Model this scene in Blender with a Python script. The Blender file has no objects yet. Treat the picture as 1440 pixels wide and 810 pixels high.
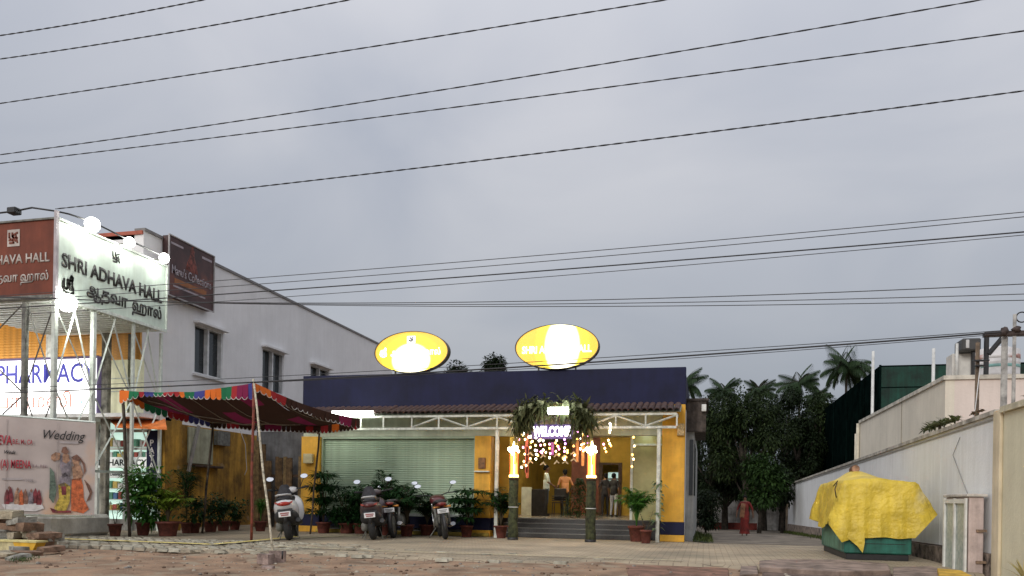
import bpy, bmesh, math, random
from mathutils import Vector, Matrix, Euler, noise
random.seed(7)
S = bpy.context.scene
COL = S.collection
PI = math.pi
R = math.radians
# ---------------------------------------------------------------- camera
FPX, U0, V0, ROLL, VPX = 1100.0, 720.0, 703.0, 0.016, 990.0
YAW = math.atan((VPX - U0) / FPX)
CAM = Vector((0, 0, 1.0))
FW = Vector((-math.sin(YAW), math.cos(YAW), 0))
RT0 = Vector((math.cos(YAW), math.sin(YAW), 0))
UP0 = Vector((0, 0, 1))
RT = RT0 * math.cos(ROLL) + UP0 * math.sin(ROLL)
UP = UP0 * math.cos(ROLL) - RT0 * math.sin(ROLL)
cd = bpy.data.cameras.new('camera'); cam = bpy.data.objects.new('camera', cd); COL.objects.link(cam)
cd.sensor_width = 36; cd.lens = FPX / 1440 * 36; cd.shift_y = (V0 - 405) / 1440
cd.clip_start = 0.1; cd.clip_end = 3000
m = Matrix((RT, UP, -FW)).transposed().to_4x4(); m.translation = CAM
cam.matrix_world = m
S.camera = cam
S.render.resolution_x = 1024; S.render.resolution_y = 576
# ---------------------------------------------------------------- world: overcast dusk
W = bpy.data.worlds.new('World'); S.world = W; W.use_nodes = True
nt = W.node_tree; nt.nodes.clear()
N = nt.nodes.new; Lk = nt.links.new
out = N('ShaderNodeOutputWorld'); bgA = N('ShaderNodeBackground'); bgB = N('ShaderNodeBackground'); add = N('ShaderNodeAddShader')
sky = N('ShaderNodeTexSky'); sky.sky_type = 'NISHITA'; sky.sun_disc = False
SUN_EL, SUN_AZ = R(24), R(196)
sky.sun_elevation = SUN_EL; sky.sun_rotation = SUN_AZ; sky.dust_density = 4
tc = N('ShaderNodeTexCoord'); sep = N('ShaderNodeSeparateXYZ'); Lk(tc.outputs['Generated'], sep.inputs[0])
ramp = N('ShaderNodeValToRGB'); Lk(sep.outputs['Z'], ramp.inputs[0])
e = ramp.color_ramp.elements
e[0].position = 0.0; e[0].color = (0.300, 0.325, 0.360, 1)
e[1].position = 1.0; e[1].color = (1.02, 1.04, 1.09, 1)
for p, c in ((0.12, (0.325, 0.352, 0.392, 1)), (0.3, (0.425, 0.452, 0.505, 1)), (0.5, (0.545, 0.565, 0.62, 1))):
    q = e.new(p); q.color = c
mp = N('ShaderNodeMapping'); mp.inputs['Scale'].default_value = (1.6, 1.6, 3.4); Lk(tc.outputs['Generated'], mp.inputs[0])
nz = N('ShaderNodeTexNoise'); nz.inputs['Scale'].default_value = 1.35; nz.inputs['Detail'].default_value = 5; nz.inputs['Roughness'].default_value = .45; nz.inputs['Distortion'].default_value = .5
Lk(mp.outputs[0], nz.inputs['Vector'])
cr = N('ShaderNodeValToRGB'); Lk(nz.outputs['Fac'], cr.inputs[0])
cr.color_ramp.elements[0].position = .32; cr.color_ramp.elements[0].color = (.84, .86, .90, 1)
cr.color_ramp.elements[1].position = .66; cr.color_ramp.elements[1].color = (1.15, 1.12, 1.09, 1)
mul = N('ShaderNodeMixRGB'); mul.blend_type = 'MULTIPLY'; mul.inputs[0].default_value = 1
Lk(ramp.outputs[0], mul.inputs[1]); Lk(cr.outputs[0], mul.inputs[2])
Lk(mul.outputs[0], bgA.inputs[0]); bgA.inputs[1].default_value = 0.86
Lk(sky.outputs[0], bgB.inputs[0]); bgB.inputs[1].default_value = 0.004
Lk(bgA.outputs[0], add.inputs[0]); Lk(bgB.outputs[0], add.inputs[1]); Lk(add.outputs[0], out.inputs[0])
sl = bpy.data.lights.new('sun', 'SUN'); sl.energy = 1.3; sl.angle = R(25); sl.color = (1, .96, .9)
so = bpy.data.objects.new('sun', sl); COL.objects.link(so)
so.rotation_euler = Euler((PI / 2 - SUN_EL, 0, PI - SUN_AZ), 'XYZ')
S.view_settings.view_transform = 'Standard'; S.view_settings.look = 'None'
S.view_settings.exposure = 0.30; S.view_settings.gamma = 1.0

# ---------------------------------------------------------------- rays from the photograph to places
def ray(u, v):
    return FW + RT * ((u - U0) / FPX) + UP * ((V0 - v) / FPX)
def onY(u, v, y): d = ray(u, v); return CAM + d * (y / d.y)
def onX(u, v, x): d = ray(u, v); return CAM + d * (x / d.x)
def onZ(u, v, z): d = ray(u, v); return CAM + d * ((z - 1) / d.z)
def atd(u, v, t): return CAM + ray(u, v) * t
def gz(x, y):                       # height of the ground
    z = 0.0
    if x > -0.6 and y > 19: z -= min(.8, .02 * (y - 19)) * min(1, (x + .6) / .6)
    return z

# ---------------------------------------------------------------- materials
MATS = {}
def M(name, col, rough=.8, var=.12, scale=4, bump=.15, bscale=None, metal=0, streak=0, col2=None, spot=None, emit=None, estr=0, alpha=None, trans=0, coat=0, spec=None):
    if name in MATS: return MATS[name]
    m = bpy.data.materials.new(name); m.use_nodes = True; MATS[name] = m
    t = m.node_tree; n = t.nodes; l = t.links; b = n['Principled BSDF']
    b.inputs['Roughness'].default_value = rough; b.inputs['Metallic'].default_value = metal
    if spec is not None: b.inputs['Specular IOR Level'].default_value = spec
    if coat: b.inputs['Coat Weight'].default_value = coat
    if trans: b.inputs['Transmission Weight'].default_value = trans
    c4 = (*col, 1)
    tcn = n.new('ShaderNodeTexCoord')
    nz = n.new('ShaderNodeTexNoise'); nz.inputs['Scale'].default_value = scale; nz.inputs['Detail'].default_value = 6; nz.inputs['Roughness'].default_value = .62
    l.new(tcn.outputs['Object'], nz.inputs['Vector'])
    r = n.new('ShaderNodeValToRGB'); l.new(nz.outputs['Fac'], r.inputs[0])
    c2 = col2 or tuple(max(0, x * (1 - 2.2 * var)) for x in col)
    r.color_ramp.elements[0].position = .33; r.color_ramp.elements[0].color = (*c2, 1)
    r.color_ramp.elements[1].position = .62; r.color_ramp.elements[1].color = (*[min(1, x * (1 + var * .5)) for x in col], 1)
    cur = r.outputs[0]
    if streak:
        mp = n.new('ShaderNodeMapping'); mp.inputs['Scale'].default_value = (2.2, 2.2, .22); l.new(tcn.outputs['Object'], mp.inputs[0])
        n2 = n.new('ShaderNodeTexNoise'); n2.inputs['Scale'].default_value = 2.5; n2.inputs['Detail'].default_value = 8; n2.inputs['Roughness'].default_value = .7
        l.new(mp.outputs[0], n2.inputs['Vector'])
        r2 = n.new('ShaderNodeValToRGB'); l.new(n2.outputs['Fac'], r2.inputs[0])
        r2.color_ramp.elements[0].position = .42; r2.color_ramp.elements[0].color = (1 - streak, 1 - streak * 1.05, 1 - streak * 1.15, 1)
        r2.color_ramp.elements[1].position = .6; r2.color_ramp.elements[1].color = (1, 1, 1, 1)
        mx = n.new('ShaderNodeMixRGB'); mx.blend_type = 'MULTIPLY'; mx.inputs[0].default_value = 1
        l.new(cur, mx.inputs[1]); l.new(r2.outputs[0], mx.inputs[2]); cur = mx.outputs[0]
    if spot:                         # patches of a second colour
        sc, thr, c3 = spot
        n3 = n.new('ShaderNodeTexNoise'); n3.inputs['Scale'].default_value = sc; n3.inputs['Detail'].default_value = 5
        l.new(tcn.outputs['Object'], n3.inputs['Vector'])
        r3 = n.new('ShaderNodeValToRGB'); l.new(n3.outputs['Fac'], r3.inputs[0])
        r3.color_ramp.elements[0].position = thr; r3.color_ramp.elements[0].color = (0, 0, 0, 1)
        r3.color_ramp.elements[1].position = thr + .09; r3.color_ramp.elements[1].color = (1, 1, 1, 1)
        mx = n.new('ShaderNodeMixRGB'); l.new(r3.outputs[0], mx.inputs[0]); l.new(cur, mx.inputs[1]); mx.inputs[2].default_value = (*c3, 1); cur = mx.outputs[0]
    l.new(cur, b.inputs['Base Color'])
    if bump:
        nb = n.new('ShaderNodeTexNoise'); nb.inputs['Scale'].default_value = bscale or scale * 6; nb.inputs['Detail'].default_value = 5
        l.new(tcn.outputs['Object'], nb.inputs['Vector'])
        bp = n.new('ShaderNodeBump'); bp.inputs['Strength'].default_value = bump; bp.inputs['Distance'].default_value = .03
        l.new(nb.outputs['Fac'], bp.inputs['Height']); l.new(bp.outputs[0], b.inputs['Normal'])
    if emit:
        b.inputs['Emission Color'].default_value = (*emit, 1); b.inputs['Emission Strength'].default_value = estr
    return m
def leafmat(name, c1, c2, rough=.5, tl=.25):
    if name in MATS: return MATS[name]
    m = bpy.data.materials.new(name); m.use_nodes = True; MATS[name] = m
    t = m.node_tree; n = t.nodes; l = t.links; b = n['Principled BSDF']
    g = n.new('ShaderNodeNewGeometry'); r = n.new('ShaderNodeValToRGB')
    l.new(g.outputs['Random Per Island'], r.inputs[0])
    r.color_ramp.elements[0].color = (*c1, 1); r.color_ramp.elements[1].color = (*c2, 1)
    l.new(r.outputs[0], b.inputs['Base Color']); b.inputs['Roughness'].default_value = rough; b.inputs['Specular IOR Level'].default_value = .15
    tr = n.new('ShaderNodeBsdfTranslucent'); l.new(r.outputs[0], tr.inputs[0])
    mx = n.new('ShaderNodeMixShader'); mx.inputs[0].default_value = tl
    l.new(b.outputs[0], mx.inputs[1]); l.new(tr.outputs[0], mx.inputs[2]); l.new(mx.outputs[0], n['Material Output'].inputs[0])
    return m
def emis(name, col, s):
    if name in MATS: return MATS[name]
    m = bpy.data.materials.new(name); m.use_nodes = True; MATS[name] = m
    b = m.node_tree.nodes['Principled BSDF']; b.inputs['Base Color'].default_value = (*col, 1)
    b.inputs['Emission Color'].default_value = (*col, 1); b.inputs['Emission Strength'].default_value = s
    return m

# ---------------------------------------------------------------- mesh builder
class MB:
    def __init__(s): s.v = []; s.f = []; s.mi = []; s.sm = []; s.cur = 0; s.smooth = False
    def mat(s, i): s.cur = i; return s
    def _f(s, f, sm=None): s.f.append(tuple(f)); s.mi.append(s.cur); s.sm.append(s.smooth if sm is None else sm)
    def add(s, vs, fs, sm=None):
        b = len(s.v); s.v += [Vector(p) for p in vs]
        for f in fs: s._f([b + i for i in f], sm)
        return s
    def box(s, x0, y0, z0, x1, y1, z1, jit=0):
        x0, x1 = sorted((x0, x1)); y0, y1 = sorted((y0, y1)); z0, z1 = sorted((z0, z1))
        vs = [(x, y, z) for z in (z0, z1) for y in (y0, y1) for x in (x0, x1)]
        if jit: vs = [(x + random.uniform(-jit, jit), y + random.uniform(-jit, jit), z + random.uniform(-jit, jit)) for x, y, z in vs]
        return s.add(vs, [(0, 2, 3, 1), (4, 5, 7, 6), (0, 1, 5, 4), (2, 6, 7, 3), (0, 4, 6, 2), (1, 3, 7, 5)], False)
    def bev(s, x0, y0, z0, x1, y1, z1, b=.01, M4=None):      # chamfered box
        c = Vector(((x0 + x1) / 2, (y0 + y1) / 2, (z0 + z1) / 2)); h = [abs(x1 - x0) / 2, abs(y1 - y0) / 2, abs(z1 - z0) / 2]
        b = min(b, min(h) * .9)
        bm = bmesh.new(); bmesh.ops.create_cube(bm, size=2)
        for v in bm.verts: v.co = Vector((v.co.x * h[0], v.co.y * h[1], v.co.z * h[2]))
        bmesh.ops.bevel(bm, geom=bm.edges[:], offset=b, segments=1, affect='EDGES', profile=.5)
        for v in bm.verts:
            v.co = (M4 @ v.co + c) if M4 else v.co + c
        bm.verts.index_update()
        s.add([v.co.copy() for v in bm.verts], [[v.index for v in f.verts] for f in bm.faces], False); bm.free(); return s
    def ob(s, c, size, rot=(0, 0, 0), jit=0):                # oriented box
        E = Euler(rot).to_matrix(); h = Vector(size) / 2; c = Vector(c)
        vs = []
        for z in (-1, 1):
            for y in (-1, 1):
                for x in (-1, 1):
                    p = Vector((x * h.x, y * h.y, z * h.z))
                    if jit: p += Vector([random.uniform(-jit, jit) for _ in range(3)])
                    vs.append(c + E @ p)
        return s.add(vs, [(0, 2, 3, 1), (4, 5, 7, 6), (0, 1, 5, 4), (2, 6, 7, 3), (0, 4, 6, 2), (1, 3, 7, 5)], False)
    def tube(s, p, q, r0, r1=None, n=8, cap=True, sm=True):
        return s.path([p, q], [r0, r0 if r1 is None else r1], n, cap, sm)
    def path(s, pts, rad, n=6, cap=True, sm=True, flat=1):
        pts = [Vector(p) for p in pts]
        if not hasattr(rad, '__len__'): rad = [rad] * len(pts)
        b = len(s.v); ref = None
        for i, p in enumerate(pts):
            t = (pts[min(i + 1, len(pts) - 1)] - pts[max(i - 1, 0)])
            if t.length < 1e-9: t = Vector((0, 0, 1))
            t.normalize()
            if ref is None:
                ref = t.cross(Vector((0, 0, 1)))
                if ref.length < .05: ref = t.cross(Vector((0, 1, 0)))
            a = ref - t * ref.dot(t); a.normalize(); ref = a; c = t.cross(a)
            for k in range(n):
                w = 2 * PI * k / n
                s.v.append(p + a * math.cos(w) * rad[i] + c * math.sin(w) * rad[i] * flat)
        for i in range(len(pts) - 1):
            for k in range(n):
                k2 = (k + 1) % n
                s._f((b + i * n + k, b + i * n + k2, b + (i + 1) * n + k2, b + (i + 1) * n + k), sm)
        if cap:
            s._f([b + k for k in range(n)][::-1], False); s._f([b + (len(pts) - 1) * n + k for k in range(n)], False)
        return s
    def lathe(s, prof, c=(0, 0, 0), n=16, sm=True, sx=1, sy=1, M3=None):
        b = len(s.v); c = Vector(c)
        for r, z in prof:
            for k in range(n):
                a = 2 * PI * k / n
                p = Vector((r * math.cos(a) * sx, r * math.sin(a) * sy, z))
                s.v.append((M3 @ p if M3 else p) + c)
        for i in range(len(prof) - 1):
            for k in range(n):
                k2 = (k + 1) % n
                s._f((b + i * n + k, b + i * n + k2, b + (i + 1) * n + k2, b + (i + 1) * n + k), sm)
        if prof[0][0] > 1e-6: s._f([b + k for k in range(n)][::-1], False)
        if prof[-1][0] > 1e-6: s._f([b + (len(prof) - 1) * n + k for k in range(n)], False)
        return s
    def ell(s, c, r, n=10, m=6, jit=0):
        prof = [(math.sin(PI * i / m) if 0 < i < m else 1e-4, -math.cos(PI * i / m)) for i in range(m + 1)]
        b = len(s.v); c = Vector(c)
        if not hasattr(r, '__len__'): r = (r, r, r)
        for q, z in prof:
            for k in range(n):
                a = 2 * PI * k / n; g = 1 + random.uniform(-jit, jit)
                s.v.append(c + Vector((q * math.cos(a) * r[0] * g, q * math.sin(a) * r[1] * g, z * r[2] * g)))
        for i in range(m):
            for k in range(n):
                k2 = (k + 1) % n
                s._f((b + i * n + k, b + i * n + k2, b + (i + 1) * n + k2, b + (i + 1) * n + k), True)
        return s
    def torus(s, c, R0, r, axis='x', n=24, m=8, a0=0, a1=2 * PI):
        pts = []
        full = abs(a1 - a0 - 2 * PI) < 1e-6
        for i in range(n + (0 if full else 1)):
            a = a0 + (a1 - a0) * i / n
            p = {'x': Vector((0, math.cos(a), math.sin(a))), 'z': Vector((math.cos(a), math.sin(a), 0)), 'y': Vector((math.cos(a), 0, math.sin(a)))}[axis]
            pts.append((p, a))
        b = len(s.v); c = Vector(c); ax = {'x': Vector((1, 0, 0)), 'y': Vector((0, 1, 0)), 'z': Vector((0, 0, 1))}[axis]
        for p, a in pts:
            for k in range(m):
                w = 2 * PI * k / m
                s.v.append(c + p * (R0 + r * math.cos(w)) + ax * r * math.sin(w))
        L = len(pts)
        for i in range(L if full else L - 1):
            for k in range(m):
                k2 = (k + 1) % m; j = (i + 1) % L
                s._f((b + i * m + k, b + j * m + k, b + j * m + k2, b + i * m + k2), True)
        return s
    def quad(s, a, b, c, d): return s.add([a, b, c, d], [(0, 1, 2, 3)], False)
    def loft(s, secs, n=16, cap=True, axis='y'):   # secs: (y, cx, cz, halfwidth, halfheight, exponent)
        b = len(s.v)
        for (y, cx, cz, hw, hh, ex) in secs:
            for k in range(n):
                a = 2 * PI * k / n; ca, sa = math.cos(a), math.sin(a)
                x = cx + hw * math.copysign(abs(ca) ** (2 / ex), ca); z = cz + hh * math.copysign(abs(sa) ** (2 / ex), sa)
                s.v.append(Vector((x, y, z)) if axis == 'y' else Vector((x, z, y)))
        for i in range(len(secs) - 1):
            for k in range(n):
                k2 = (k + 1) % n
                s._f((b + i * n + k, b + i * n + k2, b + (i + 1) * n + k2, b + (i + 1) * n + k), True)
        if cap:
            s._f([b + k for k in range(n)][::-1], True); s._f([b + (len(secs) - 1) * n + k for k in range(n)], True)
        return s
    def prism(s, poly, y0, y1):       # polygon in x,z extruded along y
        n = len(poly); b = len(s.v)
        for y in (y0, y1):
            for x, z in poly: s.v.append(Vector((x, y, z)))
        s._f([b + i for i in range(n)], False); s._f([b + n + i for i in range(n)][::-1], False)
        for i in range(n):
            j = (i + 1) % n; s._f((b + i, b + n + i, b + n + j, b + j), False)
        return s
    def mesh(s, name, mats, off=None):
        me = bpy.data.meshes.new(name)
        vs = [(v - off) if off is not None else v for v in s.v]
        me.from_pydata([tuple(v) for v in vs], [], s.f)
        if not isinstance(mats, (list, tuple)): mats = [mats]
        for q in mats: me.materials.append(q)
        me.polygons.foreach_set('material_index', s.mi); me.polygons.foreach_set('use_smooth', s.sm)
        me.update(); return me
    def build(s, name, mats, parent=None, local=False, at=None, fix=True):
        off = Vector((0, 0, 0)) if local else wloc(parent)
        if at is not None and not local: off = off + Vector(at)
        me = s.mesh(name, mats, off)
        if fix:
            bm = bmesh.new(); bm.from_mesh(me); bmesh.ops.recalc_face_normals(bm, faces=bm.faces); bm.to_mesh(me); bm.free()
        o = bpy.data.objects.new(name, me); COL.objects.link(o)
        if parent: o.parent = parent
        if at is not None: o.location = at
        return o
def wloc(o):
    p = Vector((0, 0, 0))
    while o is not None: p += o.location; o = o.parent
    return p
def tag(o, label=None, cat=None, group=None, kind=None):
    if label: o['label'] = label
    if cat: o['category'] = cat
    if group: o['group'] = group
    if kind: o['kind'] = kind
    return o
def thing(name, label, cat, loc=(0, 0, 0), group=None, rz=0):
    o = bpy.data.objects.new(name, None); COL.objects.link(o); o.location = loc; o.rotation_euler.z = rz
    o.empty_display_size = .2
    return tag(o, label, cat, group)
def struct(o): o['kind'] = 'structure'; return o
def stuff(o): o['kind'] = 'stuff'; return o
CH = {}
def copy_tree(o, parent=None):
    kids = [c for c in bpy.data.objects if c.parent == o]
    c = o.copy(); COL.objects.link(c); c.parent = parent
    for k in kids: copy_tree(k, c)
    return c
def pieces(name, me, mats4, parent):
    for m4 in mats4:
        o = bpy.data.objects.new(name, me); COL.objects.link(o); o.parent = parent; o.matrix_basis = m4
def T(x, y, z, rot=(0, 0, 0), s=(1, 1, 1)):
    return Matrix.LocRotScale(Vector((x, y, z)), Euler(rot), Vector(s))
FRONT = Matrix(((1, 0, 0), (0, 0, -1), (0, 1, 0)))     # text lies in x,z facing -y
SIDE = Matrix(((0, 0, 1), (1, 0, 0), (0, 1, 0)))       # text runs along +y facing +x
def text(body, h, mat, parent, pos, M3, name='lettering', depth=.008, off=0, align='LEFT', width=None, shear=0, sp=1):
    cu = bpy.data.curves.new(name, 'FONT'); cu.body = body; cu.size = 1; cu.extrude = 0; cu.offset = off; cu.align_x = align; cu.shear = shear; cu.space_character = sp
    cu.resolution_u = 3
    o = bpy.data.objects.new('tmp', cu); COL.objects.link(o)
    dg = bpy.context.evaluated_depsgraph_get(); me = bpy.data.meshes.new_from_object(o.evaluated_get(dg))
    bpy.data.objects.remove(o)
    xs = [v.co.x for v in me.vertices]; ys = [v.co.y for v in me.vertices]
    if not xs: return None
    k = h / .72
    w = (max(xs) - min(xs)) * k; kx = k * (width / w) if width else k
    x0 = {'LEFT': min(xs), 'CENTER': (min(xs) + max(xs)) / 2, 'RIGHT': max(xs)}[align]
    for v in me.vertices:
        v.co = M3 @ Vector(((v.co.x - x0) * kx, v.co.y * k, depth))
    me.materials.clear(); me.materials.append(mat)
    ob = bpy.data.objects.new(name, me); COL.objects.link(ob); ob.parent = parent
    ob.location = Vector(pos) - wloc(parent)
    # give the letters thickness
    bm = bmesh.new(); bm.from_mesh(me)
    r = bmesh.ops.extrude_face_region(bm, geom=bm.faces[:])
    d = M3 @ Vector((0, 0, -depth))
    for q in r['geom']:
        if isinstance(q, bmesh.types.BMVert): q.co += d * .9
    bmesh.ops.recalc_face_normals(bm, faces=bm.faces); bm.to_mesh(me); bm.free()
    return ob
def stroke(pts, r, mat, parent, name, M3, pos, depth=.01):   # drawn character as flat ribbons in x,y
    mb = MB()
    for line in pts:
        for i in range(len(line) - 1):
            a = Vector((*line[i], 0)); b = Vector((*line[i + 1], 0)); d = (b - a)
            if d.length == 0: continue
            d.normalize(); nn = Vector((-d.y, d.x, 0)) * r; a2 = a - d * r * .6; b2 = b + d * r * .6
            q = [a2 - nn, b2 - nn, b2 + nn, a2 + nn]
            mb.add([M3 @ (p + Vector((0, 0, -.002))) for p in q] + [M3 @ (p + Vector((0, 0, depth))) for p in q],
                   [(0, 1, 2, 3), (4, 5, 6, 7), (0, 1, 5, 4), (1, 2, 6, 5), (2, 3, 7, 6), (3, 0, 4, 7)])
    o = mb.build(name, mat, parent, local=True); o.location = Vector(pos) - wloc(parent); return o
# ---------------------------------------------------------------- palette
navy = M('navy_paint', (.009, .011, .048), .7, .2, 1.1, .12, streak=.12, spec=.3)
orange = M('orange_yellow_paint', (.74, .39, .030), .6, .12, 2.2, .12, streak=.12)
ywall = M('weathered_yellow_wall', (.50, .27, .035), .85, .3, 1.4, .3, streak=.4, spot=(2.2, .62, (.30, .20, .09)))
shutg = M('pale_green_enamel', (.39, .50, .37), .45, .08, 2.5, .05, streak=.12)
palegreen = M('pale_wall', (.50, .56, .44), .7, .1, 2, .12, streak=.15)
steelw = M('white_painted_steel', (.62, .64, .58), .5, .18, 9, .08, streak=.2)
steelg = M('green_white_steel', (.70, .76, .70), .5, .1, 9, .1, streak=.12)
steeld = M('dull_grey_steel', (.20, .20, .18), .6, .25, 9, .15, streak=.3)
whitewall = M('white_plaster_wall', (.82, .81, .815), .9, .04, .8, .15, bscale=18, streak=.04, spot=(.45, .68, (.66, .65, .64)))
sidew = M('white_compound_wall_paint', (.80, .815, .82), .85, .04, .9, .2, bscale=22, streak=.08, spot=(.9, .66, (.72, .71, .69)))
cream = M('cream_wall_paint', (.74, .70, .52), .85, .05, 1.0, .2, bscale=22, streak=.07)
tanw = M('tan_plaster', (.74, .68, .57), .85, .05, .8, .25, bscale=16, streak=.07)
pinkw = M('pinkish_plaster', (.74, .64, .58), .85, .05, .8, .25, bscale=16, streak=.06)
conc = M('grey_concrete', (.36, .35, .33), .9, .25, 3, .35, streak=.2)
brownst = M('brown_stone_plinth', (.33, .26, .21), .95, .4, 5, .5)
terr = M('terracotta', (.14, .036, .024), .8, .25, 12, .2)
tile_m = M('clay_roof_tile', (.12, .065, .055), .85, .35, 7, .3, spot=(6, .6, (.10, .07, .07)))
darkglass = M('dark_window_glass', (.028, .034, .038), .12, .1, 3, 0, spec=.6)
black = M('black_plastic', (.018, .018, .020), .45, .2, 10, .05)
rubber = M('tyre_rubber', (.022, .022, .022), .85, .2, 20, .2)
chrome = M('bright_metal', (.45, .45, .46), .25, .1, 10, 0, metal=1)
wood = M('old_brown_wood', (.20, .12, .055), .85, .35, 8, .35, streak=.45)
darkw = M('dark_wood', (.07, .035, .018), .7, .3, 8, .25)
whitep = M('white_print', (.72, .72, .72), .6, .05, 5, 0)
redprint = M('red_print', (.45, .04, .06), .6, .05, 5, 0)
blackp = M('black_print', (.015, .015, .018), .6, .05, 5, 0)
silverm = M('mirror_glass', (.85, .87, .9), .05, .02, 5, 0, metal=1)
skin = M('brown_skin', (.16, .075, .04), .6, .1, 12, .05)
hairm = M('black_hair', (.005, .0045, .0045), .8, .1, 30, .3, spec=.2)

# ---------------------------------------------------------------- ground
def soil_z(x, y):
    n = noise.noise(Vector((x * .5, y * .5, 0))) * .03 + noise.noise(Vector((x * 2.2, y * 2.2, 5))) * .014 + noise.noise(Vector((x * 7, y * 7, 9))) * .007
    return -.035 - .018 * max(0, 12.6 - y) + n
def axis(a, b, lo, hi, fine):
    xs = []; x = lo
    while x < hi + 1e-6: xs.append(x); x += fine
    st = fine; x = lo
    while x > a: st *= 1.5; x -= st; xs.insert(0, max(x, a))
    st = fine; x = hi
    while x < b: st *= 1.5; x += st; xs.append(min(x, b))
    return xs
gx = axis(-900, 900, -16, 6, .16); gy = axis(-300, 1600, 8.6, 14.2, .16)
mb = MB(); mb.smooth = True; vs = []
for y in gy:
    for x in gx:
        if 8 < y < 14.5 and -17 < x < 7: z = soil_z(x, y)
        elif y <= 8: z = -.14
        else: z = gz(x, y) - .05
        if y > 80: z = -.85
        vs.append((x, y, z))
nx = len(gx)
mb.add(vs, [(j * nx + i, j * nx + i + 1, (j + 1) * nx + i + 1, (j + 1) * nx + i) for j in range(len(gy) - 1) for i in range(nx - 1)], True)
soil = M('red_brown_soil', (.32, .205, .13), .95, .25, 1.3, .9, bscale=24, spot=(2.2, .53, (.30, .235, .165)))
struct(mb.build('ground', soil))
# forecourt: dusty interlocking pavers, joints in the surface
def pavermat():
    m = bpy.data.materials.new('dusty_paver_paving'); m.use_nodes = True
    n = m.node_tree.nodes; l = m.node_tree.links; b = n['Principled BSDF']; b.inputs['Roughness'].default_value = .85
    t = n.new('ShaderNodeTexCoord'); mp = n.new('ShaderNodeMapping'); l.new(t.outputs['Object'], mp.inputs[0])
    br = n.new('ShaderNodeTexBrick'); l.new(mp.outputs[0], br.inputs['Vector'])
    br.inputs['Scale'].default_value = 1; br.inputs['Brick Width'].default_value = .24; br.inputs['Row Height'].default_value = .13
    br.inputs['Mortar Size'].default_value = .008; br.inputs['Bias'].default_value = -.2
    br.inputs['Color1'].default_value = (.38, .335, .26, 1); br.inputs['Color2'].default_value = (.325, .28, .215, 1); br.inputs['Mortar'].default_value = (.18, .145, .105, 1)
    nz = n.new('ShaderNodeTexNoise'); nz.inputs['Scale'].default_value = .55; nz.inputs['Detail'].default_value = 8; nz.inputs['Roughness'].default_value = .65; l.new(t.outputs['Object'], nz.inputs['Vector'])
    r = n.new('ShaderNodeValToRGB'); l.new(nz.outputs['Fac'], r.inputs[0])
    r.color_ramp.elements[0].position = .35; r.color_ramp.elements[0].color = (.62, .60, .56, 1)
    r.color_ramp.elements[1].position = .68; r.color_ramp.elements[1].color = (1.3, 1.2, 1.08, 1)
    mx = n.new('ShaderNodeMixRGB'); mx.blend_type = 'MULTIPLY'; mx.inputs[0].default_value = 1
    l.new(br.outputs[0], mx.inputs[1]); l.new(r.outputs[0], mx.inputs[2]); l.new(mx.outputs[0], b.inputs['Base Color'])
    bp = n.new('ShaderNodeBump'); bp.inputs['Strength'].default_value = .5; bp.inputs['Distance'].default_value = .01
    n2 = n.new('ShaderNodeTexNoise'); n2.inputs['Scale'].default_value = 40; l.new(t.outputs['Object'], n2.inputs['Vector'])
    m2 = n.new('ShaderNodeMath'); m2.operation = 'ADD'; l.new(br.outputs['Fac'], m2.inputs[0]); m3 = n.new('ShaderNodeMath'); m3.operation = 'MULTIPLY'; m3.inputs[1].default_value = -.4
    l.new(n2.outputs['Fac'], m3.inputs[0]); l.new(m3.outputs[0], m2.inputs[1]); bp.invert = True
    l.new(m2.outputs[0], bp.inputs['Height']); l.new(bp.outputs[0], b.inputs['Normal'])
    return m
pav = pavermat()
def fedge(x):
    b = 12.35 + .22 * noise.noise(Vector((x * .9, 0, 3))) + .10 * noise.noise(Vector((x * 4, 0, 3)))
    if -2.1 < x < .35: b += .75
    if x > .35: b += .5
    return b
mb = MB(); mb.smooth = True
xs = [-19 + .14 * i for i in range(int(23.2 / .14) + 1)]; ts = [0, .02, .1, .2, .35, .5, .65, .8, .9, 1]
vs = []
for t in ts:
    for x in xs:
        y = fedge(x) + (20.9 - fedge(x)) * t if t > 0 else fedge(x) - .03
        z = gz(x, y) if t > 0 else -.12
        if 0 < t < .3: z += .006 * noise.noise(Vector((x * 1.5, y, 0)))
        vs.append((x, y, z))
k = len(xs)
mb.add(vs, [(j * k + i, j * k + i + 1, (j + 1) * k + i + 1, (j + 1) * k + i) for j in range(len(ts) - 1) for i in range(k - 1)], True)
struct(mb.build('pavement', pav))
# lane beside the hall
mb = MB()
ys = [20.9 + 1.5 * i for i in range(30)]; xs = [-.45 + .5 * i for i in range(12)]
vs = [(x, y, gz(x, y) + .004 + .01 * noise.noise(Vector((x, y, 0)))) for y in ys for x in xs]; k = len(xs)
mb.add(vs, [(j * k + i, j * k + i + 1, (j + 1) * k + i + 1, (j + 1) * k + i) for j in range(len(ys) - 1) for i in range(k - 1)], True)
struct(mb.build('lane', M('dusty_lane', (.22, .185, .145), .95, .3, 1.2, .5, bscale=25, spot=(1.6, .58, (.14, .11, .085)))))
for (x0, x1, y0, y1) in ((-19, -11.3, 20.9, 26),):
    struct(MB().quad((x0, y0, .002), (x1, y0, .002), (x1, y1, .002), (x0, y1, .002)).build('yard', pav))
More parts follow.
